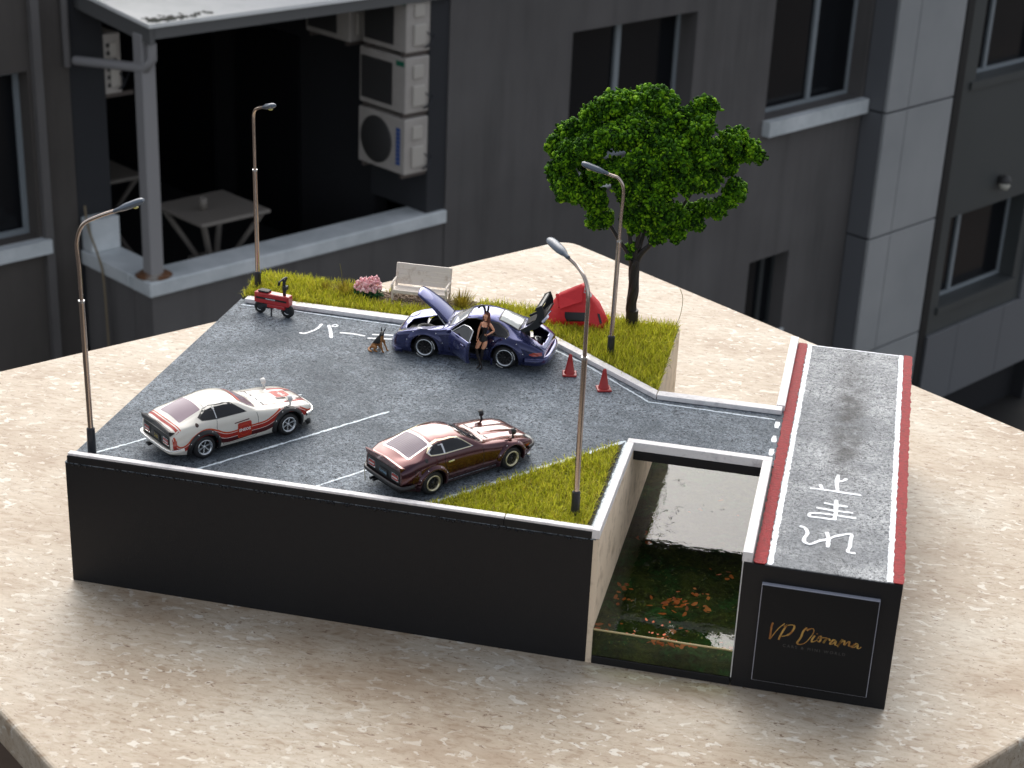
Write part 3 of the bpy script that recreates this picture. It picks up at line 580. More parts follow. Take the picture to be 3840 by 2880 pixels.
# ------------------------------------------------------------------ turf, verge, planting
def mound(x, y):
    g1 = .30 * math.exp(-((x - 2.0) / 2.6) ** 2 - ((y - 25.6) / 1.6) ** 2); return g1
def blades(name, n, poly, L, Wd, mat, kindv='stuff', lean=.45, parent=None, z0=H, zf=None, sel=None):
    xs = [p[0] for p in poly]; ys = [p[1] for p in poly]; P = []
    while len(P) < n:
        x = RNG.uniform(min(xs), max(xs)); y = RNG.uniform(min(ys), max(ys))
        if inpoly(x, y, poly) and (sel is None or sel(x, y)): P.append((x, y, z0 + (zf(x, y) if zf else 0)))
    P = np.array(P); m = len(P); a = RNG.uniform(0, 2 * np.pi, m); ln = RNG.uniform(L * .55, L * 1.25, m); tl = np.abs(RNG.normal(0, lean, m)); b = RNG.uniform(0, 2 * np.pi, m)
    d = np.stack([np.cos(a) * np.sin(tl), np.sin(a) * np.sin(tl), np.cos(tl)], 1); s = np.stack([np.cos(b), np.sin(b), np.zeros(m)], 1) * Wd / 2
    d2 = np.stack([np.cos(a + .4) * np.sin(tl * 2 + .25), np.sin(a + .4) * np.sin(tl * 2 + .25), np.cos(tl * 2 + .25)], 1)
    mid = P + d * (ln * .55)[:, None]; tip = mid + d2 * (ln * .5)[:, None]
    V = np.stack([P - s, P + s, mid + s * .8, mid - s * .8, tip + s * .25, tip - s * .25], 1).reshape(-1, 3)
    i = np.arange(m)[:, None] * 6; F = np.concatenate([i + np.array([0, 1, 2, 3]), i + np.array([3, 2, 4, 5])], 0)
    o = fastmesh(name, V, F, mat, parent); 
    if kindv: kind(o, kindv)
    return o
rear = [(.12, 23.5), (19.2, 23.42), (26.45, 17.2), (26.25, 27.2), (19.5, 27.25), (12.6, 27.25), (.05, 27.3)]
bark = [(6.6, 25.9), (7.6, 25.0), (9.0, 24.9), (13.6, 25.1), (14.3, 27.2), (7.0, 27.2)]
tri = [(17.9, .5), (25.55, 10.1), (25.6, .5)]
turf = kind(MB().prism([(.03, 23.47), (19.3, 23.38), (26.2, 17.2), (26.2, 27.27), (.03, 27.27)], H + .004, H + .07).build('turf_base', soil_m), 'structure')
turf2 = kind(MB().prism([(17.8, .42), (25.7, 10.3), (25.75, .42)], H + .007, H + .04).build('turf_base', soil_m), 'structure')
blades('grass', 27000, rear, .58, .050, grass_m, zf=mound, sel=lambda x, y: not inpoly(x, y, bark))
blades('grass', 11000, tri, .44, .050, grass_m, lean=.6)
# heap of soil under the left end of the turf
hv = []; nx, ny = 24, 14
for i in range(nx):
    for j in range(ny):
        x = .1 + i * .3; y = 23.6 + j * .27; hv.append((x, y, H + .05 + mound(x, y)))
kind(meshobj('turf_base', hv, [(i * ny + j, (i + 1) * ny + j, (i + 1) * ny + j + 1, i * ny + j + 1) for i in range(nx - 1) for j in range(ny - 1)], soil_m, None, True), 'structure')
ch = MB()
for k in range(1900):
    while True:
        x, y = RNG.uniform(6.5, 14.4), RNG.uniform(24.8, 27.2)
        if inpoly(x, y, bark): break
    ch.box((x, y, H + .08 + RNG.uniform(0, .08)), (RNG.uniform(.10, .34), RNG.uniform(.05, .11), RNG.uniform(.03, .07)), rz=RNG.uniform(-1, 1), rx=RNG.uniform(-.4, .4), ry=RNG.uniform(-.3, .3))
kind(ch.build('bark_mulch', chip_m), 'stuff')
tx_ = MB()    # single stray fibres
for p in ([(14.4, 2.6, H), (14.3, 2.9, 7.3), (14.6, 3.2, 7.9), (14.9, 3.4, 8.1)], [(25.9, 26.9, H), (26.3, 27.0, 7.4), (26.4, 27.0, 8.6), (26.2, 27.0, 9.2)], [(5.7, 25.8, 7.2), (5.6, 25.8, 8.2), (5.5, 25.8, 8.7)]):
    tx_.tube(spline(p, 4), .018, 4)
kind(tx_.build('stray_fibre', MM('fibre', (.20, .18, .06), .6)), 'stuff')
def tussock(x, y, r, label, n=260):
    o = thing('grass_tussock', label, 'grass tuft', (x, y, H), 0, 'dry grass tufts in the turf')
    a = RNG.uniform(0, 6.283, n); tl = RNG.uniform(.05, 1.2, n); L = r * RNG.uniform(.7, 1.25, n)
    d = np.stack([np.cos(a) * np.sin(tl), np.sin(a) * np.sin(tl), np.cos(tl)], 1); s = np.stack([-np.sin(a), np.cos(a), 0 * a], 1) * .022
    P = np.stack([np.cos(a), np.sin(a), 0 * a], 1) * RNG.uniform(0, r * .3, n)[:, None]; tip = P + d * L[:, None]; mid = P + d * (L * .5)[:, None] + np.array([0, 0, .05])
    V = np.stack([P - s, P + s, mid + s * .8, mid - s * .8, tip], 1).reshape(-1, 3); V2 = V; i = np.arange(n)[:, None] * 5
    me = bpy.data.meshes.new('blades'); me.from_pydata([tuple(v) for v in V2], [], [tuple(f) for f in (i + np.array([0, 1, 2, 3]))] + [tuple(f) for f in (i + np.array([3, 2, 4]))]); me.materials.append(tuft_m)
    c = bpy.data.objects.new('blades', me); COL.objects.link(c); c.parent = o; kind(c, 'stuff'); return o
tussock(4.55, 25.9, .75, 'low dry grass tuft left of the taller tuft beside the flowers')
tussock(5.85, 25.75, 1.0, 'tall spiky dry grass tuft just left of the pink flower bush', 330)
tussock(13.1, 26.3, 1.05, 'olive grass tuft between the bench and the roof of the open sports car', 330)
tussock(.25, 25.2, .5, 'small wispy tuft beside the foot of the far left street lamp', 90)
def crumbs(name, C_, Rr, mat, parent, flat=1.0, k=1):
    phi = (1 + 5 ** .5) / 2; ico = np.array([(-1, phi, 0), (1, phi, 0), (-1, -phi, 0), (1, -phi, 0), (0, -1, phi), (0, 1, phi), (0, -1, -phi), (0, 1, -phi), (phi, 0, -1), (phi, 0, 1), (-phi, 0, -1), (-phi, 0, 1)]) / 1.9
    f = np.array([(0, 11, 5), (0, 5, 1), (0, 1, 7), (0, 7, 10), (0, 10, 11), (1, 5, 9), (5, 11, 4), (11, 10, 2), (10, 7, 6), (7, 1, 8), (3, 9, 4), (3, 4, 2), (3, 2, 6), (3, 6, 8), (3, 8, 9), (4, 9, 5), (2, 4, 11), (6, 2, 10), (8, 6, 7), (9, 8, 1)])
    m = len(C_); sc_ = RNG.uniform(.3, 1.35, (m, 3)); jit = RNG.uniform(.55, 1.35, (m, 12, 1)); V = ico[None] * jit * sc_[:, None, :] * np.array(Rr)[:, None, None]
    a = RNG.uniform(0, 6.283, m); ca, sa = np.cos(a), np.sin(a); x = V[:, :, 0] * ca[:, None] - V[:, :, 1] * sa[:, None]; y = V[:, :, 0] * sa[:, None] + V[:, :, 1] * ca[:, None]
    b = RNG.uniform(0, 6.283, m); cb, sb = np.cos(b), np.sin(b); z = V[:, :, 2]; y2 = y * cb[:, None] - z * sb[:, None]; z2 = y * sb[:, None] + z * cb[:, None]
    V = np.stack([x, y2, z2 * flat], -1) + np.array(C_)[:, None, :]
    F = (f[None] + (np.arange(m) * 12)[:, None, None]).reshape(-1, 3); return fastmesh(name, V.reshape(-1, 3), F, mat, parent)
bush = thing('flower_bush', 'small bush with a dome of pink blossom over dark green leaves', 'flower bush', (7.28, 25.9, H))
n = 330; u = RNG.normal(0, 1, (n, 3)); u /= np.linalg.norm(u, axis=1)[:, None]; u[:, 2] = np.abs(u[:, 2])
Cb = u * RNG.uniform(.55, 1, (n, 1)) * np.array([.92, .6, .72]) + np.array([0, 0, .68]); Cb[:, 2] += np.where(Cb[:, 0] > .2, .2, 0) * (Cb[:, 2] > .9)
o_ = crumbs('blossom', Cb, RNG.uniform(.07, .135, n), pink_m, bush); kind(o_, 'stuff')
n = 420; u = RNG.normal(0, 1, (n, 3)); u /= np.linalg.norm(u, axis=1)[:, None]; Cb = u * RNG.uniform(.3, 1, (n, 1)) * np.array([.95, .62, .38]) + np.array([0, 0, .42])
o_ = crumbs('leaves', Cb, RNG.uniform(.06, .12, n), dgreen_m, bush); kind(o_, 'stuff')

# ------------------------------------------------------------------ the tree
tree = thing('model_tree', 'model tree with dark twisted trunk and lumpy bright green foam crown', 'tree', (23.58, 26.52, H))
bark_m = MM('twisted_bark', (.016, .012, .010), .5, bump=(5, .6, .08))
TL = Vector((23.58, 26.52, H))
mb = MB()
tp = [(23.52, 26.5, 6.5), (23.5, 26.5, 7.3), (23.42, 26.5, 8.2), (23.5, 26.5, 9.2), (23.42, 26.5, 10.2), (23.4, 26.5, 10.9)]
for k in range(6):
    a0 = k * math.pi / 3; P = []
    for q, p in enumerate(spline(tp, 6)):
        a = a0 + q * .14; r = .17 + .05 * math.sin(q * .7 + k) * .3; P.append(Vector((p[0] + math.cos(a) * r, p[1] + math.sin(a) * r, p[2])) - TL)
    mb.tube(P, [.16] * len(P), 7)
mb.tube([Vector((23.52, 26.5, 6.5)) - TL, Vector((23.51, 26.5, 7.75)) - TL], .37, 14)
mb.build('trunk', bark_m, tree)
# clump centres (x, z) in the plane of the tree with depth offset and radius
cl0 = [(24.3, 20.5, 0, .9), (23.4, 20.1, .6, 1.0), (21.3, 19.9, -.3, .95), (22.5, 19.8, .5, .9), (20.3, 19.0, 0, .9), (19.2, 18.2, .4, .9), (18.5, 17.3, -.2, .8), (19.3, 17.0, -1.0, 1.0), (20.6, 17.8, -1.2, 1.05), (22.0, 18.6, -1.3, 1.1), (23.6, 18.9, -1.5, 1.2), (25.2, 19.6, -.6, 1.1), (26.6, 20.3, .2, .85), (26.7, 19.3, -.9, .95), (25.4, 18.2, -1.9, 1.15), (24.0, 17.3, -2.2, 1.15), (22.7, 16.6, -1.8, .95), (21.3, 16.6, -1.5, .8), (18.7, 15.6, 0, .85), (19.6, 15.0, -.9, .95), (20.6, 14.6, -.6, 1.0), (21.2, 13.4, 0, .8), (20.6, 15.6, .5, .8), (23.1, 15.6, -1.6, 1.0), (24.5, 15.9, -2.1, 1.15), (25.9, 16.9, -1.7, 1.15), (27.2, 17.9, -1.0, 1.05), (28.4, 18.7, 0, .95), (29.3, 18.0, .3, .75), (28.2, 17.3, .6, .8), (27.2, 16.2, -.6, .85), (28.9, 15.7, .2, .72), (28.4, 15.1, -.1, .6), (25.2, 14.3, -1.0, .95), (24.1, 13.9, -.8, .85), (23.2, 13.4, -.3, .75), (24.6, 12.9, -.4, .8), (25.6, 13.0, .1, .75), (26.6, 13.8, .2, .8), (27.4, 14.4, .4, .65), (22.6, 14.4, .4, .6), (25.8, 18.6, 1.4, 1.1), (23.6, 18.2, 1.7, 1.2), (21.2, 17.8, 1.4, 1.1), (27.2, 17.2, 1.5, 1.0), (24.4, 16.0, 1.8, 1.1), (21.8, 15.6, 1.4, .9), (26.4, 15.2, 1.3, .85), (22.4, 17.2, 0, 1.0), (24.9, 17.4, .2, 1.1), (20.2, 16.3, .9, .85), (28.0, 14.6, -.3, .5), (29.9, 17.9, 0, .45), (23.2, 11.6, .1, .28), (23.1, 11.1, 0, .22)]
cl = [(a, b, c, d * .95) for i, (a, b, c, d) in enumerate(cl0) if i not in (47, 48, 49, 45)]
CC = []; RR = []
for x, z, dy, r in cl:
    subs = [(x, 26.5 + dy, z, r)]
    for q in range(9):
        v = RNG.normal(0, 1, 3); v /= np.linalg.norm(v); subs.append((x + v[0] * r * .70, 26.5 + dy + v[1] * r * .70, z + v[2] * r * .70, r * RNG.uniform(.28, .48)))
    for (sx, sy, sz, sr) in subs:
        n = int(120 * sr * sr / .25) if sr > .5 else int(230 * sr * sr / .12)
        v = RNG.normal(0, 1, (n, 3)); v /= np.linalg.norm(v, axis=1)[:, None]; ph = RNG.uniform(0, 6.28, 3)
        lump = 1 + .22 * np.sin(v @ np.array([5.1, 3.3, 4.2]) + ph[0]) + .16 * np.sin(v @ np.array([-3.7, 7.1, 5.6]) + ph[1])
        rad = sr * RNG.uniform(.5, 1.2, (n, 1)) * lump[:, None] if sr < .5 else sr * RNG.uniform(.35, .86, (n, 1))
        CC.append(v * rad + np.array([sx, sy, sz])); RR.append(RNG.uniform(.05, .15, n))
CC = np.concatenate(CC) - np.array(TL); RR = np.concatenate(RR); print('crumbs', len(RR))
o_ = crumbs('crown', CC, RR, leaf_m, tree); kind(o_, 'stuff')
fork = Vector((23.4, 26.5, 10.7)); br_ = MB()
hubs = [(20.9, 26.3, 14.3), (22.2, 26.8, 15.5), (24.0, 26.2, 15.5), (25.2, 26.4, 14.6), (26.6, 26.6, 15.6), (24.8, 27.5, 16.5)]
for h in hubs:
    h = Vector(h); mid = fork.lerp(h, .45) + Vector((RNG.uniform(-.2, .2), 0, -.25)); P = [Vector(p) - TL for p in spline([fork - Vector((0, 0, .5)), fork + (h - fork) * .12, mid, h], 4)]
    br_.tube(P, [.20 - .12 * i / (len(P) - 1) for i in range(len(P))], 7)
    for c in cl:
        c_ = Vector((c[0], 26.5 + c[2], c[1]))
        if min(hubs, key=lambda q: (Vector(q) - c_).length) == tuple(h):
            for e_ in range(3):
                e2 = c_ + Vector(RNG.normal(0, .35, 3)); m2 = h.lerp(e2, .5) + Vector(RNG.normal(0, .15, 3)); br_.tube([Vector(p) - TL for p in (h, m2, e2)], [.035, .025, .015], 4, caps=False)
br_.build('branches', bark_m, tree)

# ------------------------------------------------------------------ street lamps
def lamp(x, y, label, joint, pts, head, ztop=7.92, lean=(0, 0)):
    o = thing('street_lamp', label, 'street lamp', (x, y, H), 0, 'street lamps round the car park'); L = Vector((x, y, H))
    mb = MB(); mb.tube([(0, 0, -.04), (0, 0, ztop - H)], [.215, .20], 16); mb.tube([(0, 0, ztop - H), (0, 0, ztop - H + .06)], [.2, .15], 16); mb.build('base', black_plastic, o)
    p0 = Vector((x, y, ztop - .1)); j = Vector(joint); mb = MB(); mb.tube([p0 - L, j - L], .135, 12); mb.build('lower_pole', chrome, o)
    mb = MB(); mb.tube([j - L - Vector((0, 0, .05)), j - L + Vector((0, 0, .06))], .155, 12); mb.build('joint_ring', steel, o)
    P = [Vector(p) - L for p in spline([j] + pts, 7)]; mb = MB(); mb.tube(P, .095, 10); mb.build('upper_pole', chrome, o)
    a = Vector(pts[-1]); b = Vector(head); d = (b - a).normalized(); sdv = d.cross(Vector((0, 0, 1))).normalized(); up = sdv.cross(d); V = []
    st_ = [(-.25, .10, .09), (-.02, .12, .11), (.0, .17, .12), (.25, .25, .17), (.75, .27, .17), (.95, .22, .14), (1.03, .14, .08)]
    Ld = (b - a).length; n = 10
    for t_, w, h in st_:
        for k in range(n):
            an = 2 * math.pi * k / n; V.append(a + d * (t_ * Ld) + sdv * math.cos(an) * w + up * (math.sin(an) * h + .02) - L)
    F = [(i * n + k, i * n + (k + 1) % n, (i + 1) * n + (k + 1) % n, (i + 1) * n + k) for i in range(len(st_) - 1) for k in range(n)] + [tuple(range(n))[::-1], tuple(range((len(st_) - 1) * n, len(st_) * n))]
    mb = MB(); mb.add(V, F, 0, True); mb.build('lamp_head', gray_plastic, o, bevel=.01)
    mb = MB(); c = a + d * (.62 * Ld) - up * .155 - L; mb.lathe([(0, -.06), (.10, -.05), (.14, 0), (0, .03)], tuple(c), n=12); mb.build('lens', lens_m, o)
    return o
lamp(.82, 1.29, 'chrome street lamp at the front left corner with its arm over the lot', (.76, 1.29, 14.53), [(.74, 1.29, 16.2), (.70, 1.29, 17.4), (1.05, 1.29, 18.35), (1.9, 1.29, 18.88), (2.95, 1.29, 19.32)], (4.12, 1.29, 19.88))
lamp(.58, 24.78, 'chrome street lamp at the far left corner behind the red scooter', (.52, 24.78, 14.36), [(.51, 24.78, 16.2), (.51, 24.76, 17.6), (.72, 24.5, 18.12), (1.2, 24.1, 18.4), (1.72, 23.5, 18.62)], (2.55, 22.6, 19.0))
lamp(23.11, 21.48, 'chrome street lamp in front of the model tree crown with its arm to the left', (23.16, 21.48, 13.64), [(23.18, 21.48, 15.2), (23.2, 21.48, 16.6), (22.92, 21.48, 17.2), (22.5, 21.48, 17.35), (22.01, 21.48, 17.49)], (20.82, 21.48, 17.84))
lamp(24.86, 1.85, 'nearest chrome street lamp standing in the triangular verge by the stream', (24.84, 1.85, 14.65), [(24.83, 1.85, 16.2), (24.80, 1.95, 17.6), (24.55, 2.25, 18.30), (24.05, 2.8, 18.65), (23.45, 3.0, 19.02)], (22.52, 4.1, 19.25))

# ------------------------------------------------------------------ traffic cones
cone_m = MM('cone_red', (.36, .016, .015), .35, bump=(6, .2, .04))
def cone(x, y, label, rz=.2):
    o = thing('traffic_cone', label, 'traffic cone', (x, y, H), rz, 'red traffic cones beside the kerb')
    b_ = MB(); b_.bb(-.40, .40, -.40, .40, .0, .13); b_.build('base', cone_m, o, bevel=.06)
    b_ = MB(); b_.lathe([(.31, .12), (.31, .16), (.27, .20), (.12, 1.02), (.10, 1.18), (.05, 1.24), (0, 1.25)], n=20); b_.build('cone_body', cone_m, o); return o
cone(21.36, 18.32, 'red traffic cone nearer the open sports car')
cone(23.55, 16.88, 'red traffic cone on the road side, further from the sports car', .35)

# ------------------------------------------------------------------ bench
bench_m = MM('bench_wood', (.80, .72, .64), .6, var=(2.5, (.55, .44, .34), .55, .75))
bn = thing('park_bench', 'cream wooden park bench with scrolled arms on the bark mulch', 'bench', (10.5, 26.3, H), .02)
sc_ = 1.72
s_ = MB()
for k in range(4): MB().bb(-1.62, 1.62, -.42 + k * .235, -.195 + k * .235, .76 + .0 * k, .83).build('slat', bench_m, bn, bevel=.015)
for k in range(4):
    z0 = .92 + k * .30; MB().box((0, .62 + .06 * k, z0 + .14), (3.30, .06, .297), rx=-.16).build('slat', bench_m, bn, bevel=.012)
for sx in (-1, 1):
    e_ = MB(); e_.tube([(sx * 1.68, .50, .0), (sx * 1.68, .55, .8), (sx * 1.68, .86, 2.16)], [.085, .08, .07], 6); e_.build('back_leg', bench_m, bn)
    e_ = MB(); e_.tube([(sx * 1.68, -.42, 0), (sx * 1.68, -.38, .75), (sx * 1.68, -.40, 1.2)], [.085, .075, .07], 6); e_.build('leg', bench_m, bn)
    e_ = MB(); e_.tube(spline([(sx * 1.68, .66, 1.28), (sx * 1.68, .2, 1.30), (sx * 1.68, -.25, 1.28), (sx * 1.68, -.50, 1.17), (sx * 1.68, -.48, 1.02)], 4), .075, 6); e_.build('armrest', bench_m, bn)
    e_ = MB(); e_.bb(sx * 1.68 - .04, sx * 1.68 + .04, -.40, .55, .70, .78); e_.build('side_rail', bench_m, bn)
MB().box((0, .86, 2.12), (3.42, .10, .10)).build('top_rail', bench_m, bn, bevel=.02)
MB().box((0, -.40, .70), (3.3, .05, .12)).build('front_rail', bench_m, bn)

# ------------------------------------------------------------------ tent
tent_m, t = M('tent_red', (.66, .016, .022), .5); t.bump(t.noise(1.4, 3, .5), .35, .25 * SC)
tent = thing('tent', 'red ridge tent with black windows standing on the turf behind the open sports car', 'tent', (20.35, 25.75, H), 0)
# profile along x: left edge, left shoulder, ridge..., right edge ; near side -y
tv = {'A': (-1.75, -.95, 0), 'B': (1.62, -.75, 0), 'C': (1.85, .95, .05), 'D': (-1.6, 1.15, 0), 'R1': (-1.15, -.15, 2.05), 'R2': (.12, -.1, 2.75), 'R3': (.28, .3, 2.72), 'S1': (-1.75, -.2, 1.1), 'E1': (-.95, -.78, 1.35), 'E2': (.18, -.66, 1.75), 'S2': (.85, -.45, 1.9), 'G': (1.05, -.5, 1.2), 'M': (-.8, -.98, .6), 'N': (.75, -.92, .75), 'P': (1.2, .5, 1.55), 'Q': (-1.0, .75, 1.6), 'T': (.3, .8, 2.2), 'U': (1.7, -.1, .9)}
tk = list(tv); ix = {k: i for i, k in enumerate(tk)}
tf = ['A M E1 S1', 'A B N M', 'M N E2 E1', 'N G S2 E2', 'N B G', 'G B U', 'G U P S2', 'B C U', 'U C P', 'E1 E2 R2 R1', 'E2 S2 R2', 'R2 S2 R3', 'R3 S2 P T', 'R1 R2 R3 T Q', 'S1 E1 R1', 'S1 R1 Q', 'S1 Q D A', 'Q T P C D']
mb = MB(); mb.add([tv[k] for k in tk], [tuple(ix[q] for q in f.split()) for f in tf], 0, True)
tb_ = mb.build('fly_sheet', tent_m, tent); md = tb_.modifiers.new('s', 'SUBSURF'); md.levels = md.render_levels = 2; md.subdivision_type = 'CATMULL_CLARK'
me = tb_.data; bm = bmesh.new(); bm.from_mesh(me); cr = bm.edges.layers.float.new('crease_edge')
for e_ in bm.edges: e_[cr] = .55
bm.to_mesh(me); bm.free()
MB().add([(-1.12, -.50, 1.93), (.26, -.42, 2.62), (.36, -.86, 1.88), (-.92, -1.02, 1.32), (-1.10, -.46, 1.98), (.27, -.37, 2.68), (.40, -.80, 1.95), (-.9, -.98, 1.38)], [(0, 3, 2, 1), (4, 5, 6, 7), (0, 1, 5, 4), (1, 2, 6, 5), (2, 3, 7, 6), (3, 0, 4, 7)]).build('awning', tent_m, tent, bevel=.02)
MB().tube([(-1.25, -.3, 1.96), (-.98, -.80, 1.34)], .10, 8).build('rolled_flap', tent_m, tent)
tw_m = MM('tent_window', (.008, .008, .010), .3)
bv = BVHTree.FromObject(tb_, bpy.context.evaluated_depsgraph_get())
def proj2(poly, bv, axis, off, step=.15, far=9):
    """Lay a flat outline onto a body: poly in 2-D, returned as verts / faces on the surface."""
    bm = bmesh.new(); vs_ = [bm.verts.new((p[0], p[1], 0)) for p in poly]; f = bm.faces.new(vs_); bmesh.ops.triangulate(bm, faces=[f])
    for ax in (0, 1):
        lo = min(p[ax] for p in poly); hi = max(p[ax] for p in poly); k = lo + step
        while k < hi:
            co = (k, 0, 0) if ax == 0 else (0, k, 0); no = (1, 0, 0) if ax == 0 else (0, 1, 0)
            bmesh.ops.bisect_plane(bm, geom=bm.verts[:] + bm.edges[:] + bm.faces[:], plane_co=co, plane_no=no); k += step
    bm.verts.ensure_lookup_table(); out = []; last = None
    for v in bm.verts:
        a, b = v.co.x, v.co.y
        o_, d_ = {'right': ((a, -far, b), (0, 1, 0)), 'left': ((a, far, b), (0, -1, 0)), 'top': ((a, b, far), (0, 0, -1)), 'rear': ((-far, a, b), (1, 0, 0)), 'front': ((far, a, b), (-1, 0, 0))}[axis]
        h = bv.ray_cast(Vector(o_), Vector(d_))
        if h[0] is None: out.append(None)
        else:
            nn = h[1] if h[1].dot(Vector(d_)) < 0 else -h[1]
            out.append(h[0] - Vector(d_) * off)
    fs = [tuple(v.index for v in f.verts) for f in bm.faces]; bm.free()
    fs = [f for f in fs if all(out[i] is not None for i in f)]
    return [tuple(o) if o is not None else (0, 0, 0) for o in out], fs
V, F = proj2([(-.62, 1.12), (.62, 1.22), (.62, .70), (-.45, .58), (-.60, .85)], bv, 'right', .03); meshobj('window', V, F, tw_m, tent)
V, F = proj2([(-.42, 1.12), (.2, 1.05), (.02, .72), (-.30, .80)], bv, 'front', .03) if False else proj2([(1.25, 1.1), (1.38, 1.05), (1.58, .55), (1.48, .5)], bv, 'right', .03); meshobj('window', V, F, tw_m, tent)
V, F = proj2([(-1.30, .30), (-.85, .32), (-.85, .17), (-1.30, .15)], bv, 'right', .03); meshobj('logo_patch', V, F, MM('patch', (.75, .35, .35), .6), tent)
V, F = proj2([(.35, -.35), (.80, -.30), (.78, .2), (.38, .2)], bv, 'top', .03); meshobj('roof_window', V, F, MM('tent_vinyl', (.45, .47, .48), .3), tent)

# ------------------------------------------------------------------ boxy red folding scooter
sc_o = thing('scooter', 'small boxy red folding scooter with black wheels parked at the far left kerb', 'scooter', (2.8, 21.55, H), math.radians(-9))
red_m = MM('scooter_red', (.45, .015, .018), .3, coat=.4); rub = MM('rubber', (.012, .012, .012), .6)
def scb(name, m, f, bev=.03): b_ = MB(); f(b_); return b_.build(name, m, sc_o, bevel=bev)
scb('body', red_m, lambda b_: b_.prism([(-1.18, -.28), (1.12, -.28), (1.12, .28), (-1.18, .28)], .72, 1.38), .07)
scb('lower_cover', red_m, lambda b_: b_.bb(-.35, .85, -.25, .25, .5, .74), .06)
scb('seat', rub, lambda b_: b_.bb(-.95, -.25, -.24, .24, 1.385, 1.5), .06)
scb('side_stripe', rub, lambda b_: (b_.bb(-1.05, 1.0, -.295, -.282, 1.0, 1.12), b_.bb(-1.05, 1.0, .282, .295, 1.0, 1.12)), 0)
scb('badge', steel, lambda b_: b_.bb(-.4, .25, -.31, -.296, 1.02, 1.10), 0)
def sc_wheel(x, r):
    w_ = MB(); w_.lathe([(r * .55, -.09), (r * .9, -.11), (r, -.05), (r, .05), (r * .9, .11), (r * .55, .09)], (x, 0, r), 'y', 22); w_ = w_.build('wheel', rub, sc_o)
    q_ = MB(); q_.lathe([(0, -.07), (r * .3, -.08), (r * .56, -.06), (r * .56, .06), (r * .3, .08), (0, .07)], (x, 0, r), 'y', 18); q_.build('rim', black_plastic, w_)
    q_ = MB(); q_.lathe([(r * .42, -.085), (r * .5, -.10), (r * .56, -.085)], (x, 0, r), 'y', 18, arc=(3.6, 5.2)); q_.build('rim_shine', steel, w_)
sc_wheel(-.92, .37); sc_wheel(.92, .42)
scb('engine', black_plastic, lambda b_: (b_.bb(-.75, .05, -.2, .2, .42, .68)), .05)
scb('stand', black_plastic, lambda b_: b_.tube([(-.1, -.12, .45), (.0, -.3, .0)], .05, 6), 0)
scb('fork', black_plastic, lambda b_: (b_.tube([(.98, -.14, .42), (.8, -.14, 1.3)], .05, 6)), 0); scb('fork', black_plastic, lambda b_: (b_.tube([(.98, .14, .42), (.8, .14, 1.3)], .05, 6)), 0)
scb('steering_post', black_plastic, lambda b_: b_.tube([(.72, 0, 1.3), (.70, 0, 2.35)], .10, 8), 0)
scb('handlebar', black_plastic, lambda b_: (b_.tube([(.62, -.42, 2.3), (.70, -.15, 2.42), (.70, .15, 2.42), (.62, .42, 2.3)], .055, 6)), 0)
scb('grip', rub, lambda b_: (b_.tube([(.55, -.36, 2.1), (.64, -.44, 2.36)], .075, 6)), 0); scb('grip', rub, lambda b_: (b_.tube([(.55, .36, 2.1), (.64, .44, 2.36)], .075, 6)), 0)
scb('headlight', black_plastic, lambda b_: b_.bb(.66, .92, -.16, .16, 1.72, 1.98), .04)

# ------------------------------------------------------------------ cars
def paint(name, c, rough=.3, metal=0, coat=1.0, face=None):
    m, t = M(name, c, rough, metal, coat)
    if face:   # metallic lacquer, dark flat on; brighter grazing tint stands in for sky reflection
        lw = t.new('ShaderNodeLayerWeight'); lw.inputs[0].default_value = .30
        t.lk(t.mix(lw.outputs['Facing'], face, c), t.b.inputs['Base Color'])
    return m
def hood_pts(w, zb, zbelt, top):
    h = zbelt - zb
    return [(w * .90, zb), (w * .975, zb + .22 * h), (w, zb + .5 * h), (w * .985, zb + .8 * h), (w * .93, zbelt), (w * .80, zbelt + (top - zbelt) * .45 + .03), (w * .55, zbelt + (top - zbelt) * .8 + .02), (w * .27, top - .01), (0, top)]
def cab_pts(w, zb, zbelt, wr, zt):
    h = zbelt - zb
    return [(w * .90, zb), (w * .975, zb + .22 * h), (w, zb + .5 * h), (w * .985, zb + .8 * h), (w * .92, zbelt), ((w * .90), zbelt + .05), (wr + (w * .88 - wr) * .30, zbelt + (zt - zbelt) * .60), (wr * .92, zt - .14), (0, zt)]
def loft(stations, nx=120, nt=5, sx=14, st=3):
    X = [s[0] for s in stations]; P = np.array([s[1] for s in stations])         # (S, 9, 2)
    xs = np.linspace(X[0], X[-1], nx); S = np.zeros((nx, 9, 2)); o = np.argsort(X)
    for k in range(9):
        for q in range(2): S[:, k, q] = np.interp(xs, np.array(X)[o], P[o, k, q])
    for _ in range(sx): S[1:-1] = (S[:-2] + 2 * S[1:-1] + S[2:]) / 4
    u = np.linspace(0, 8, 8 * nt + 1); i0 = np.minimum(u.astype(int), 7); fr_ = (u - i0)[None, :, None]
    G = S[:, i0] * (1 - fr_) + S[:, i0 + 1] * fr_
    last = u > 7; y7 = S[:, 7:8, 0] + 1e-9; z7, z8 = S[:, 7:8, 1], S[:, 8:9, 1]
    G[:, last, 1] = z8 - (z8 - z7) * (G[:, last, 0] / y7) ** 2      # crowned roof and bonnet
    for _ in range(st * 3):
        zc = (G[:, -2, 1] + G[:, -1, 1]) / 2; G[:, 1:-1] = (G[:, :-2] + 2 * G[:, 1:-1] + G[:, 2:]) / 4; G[:, -1, 1] = zc
    return xs, G
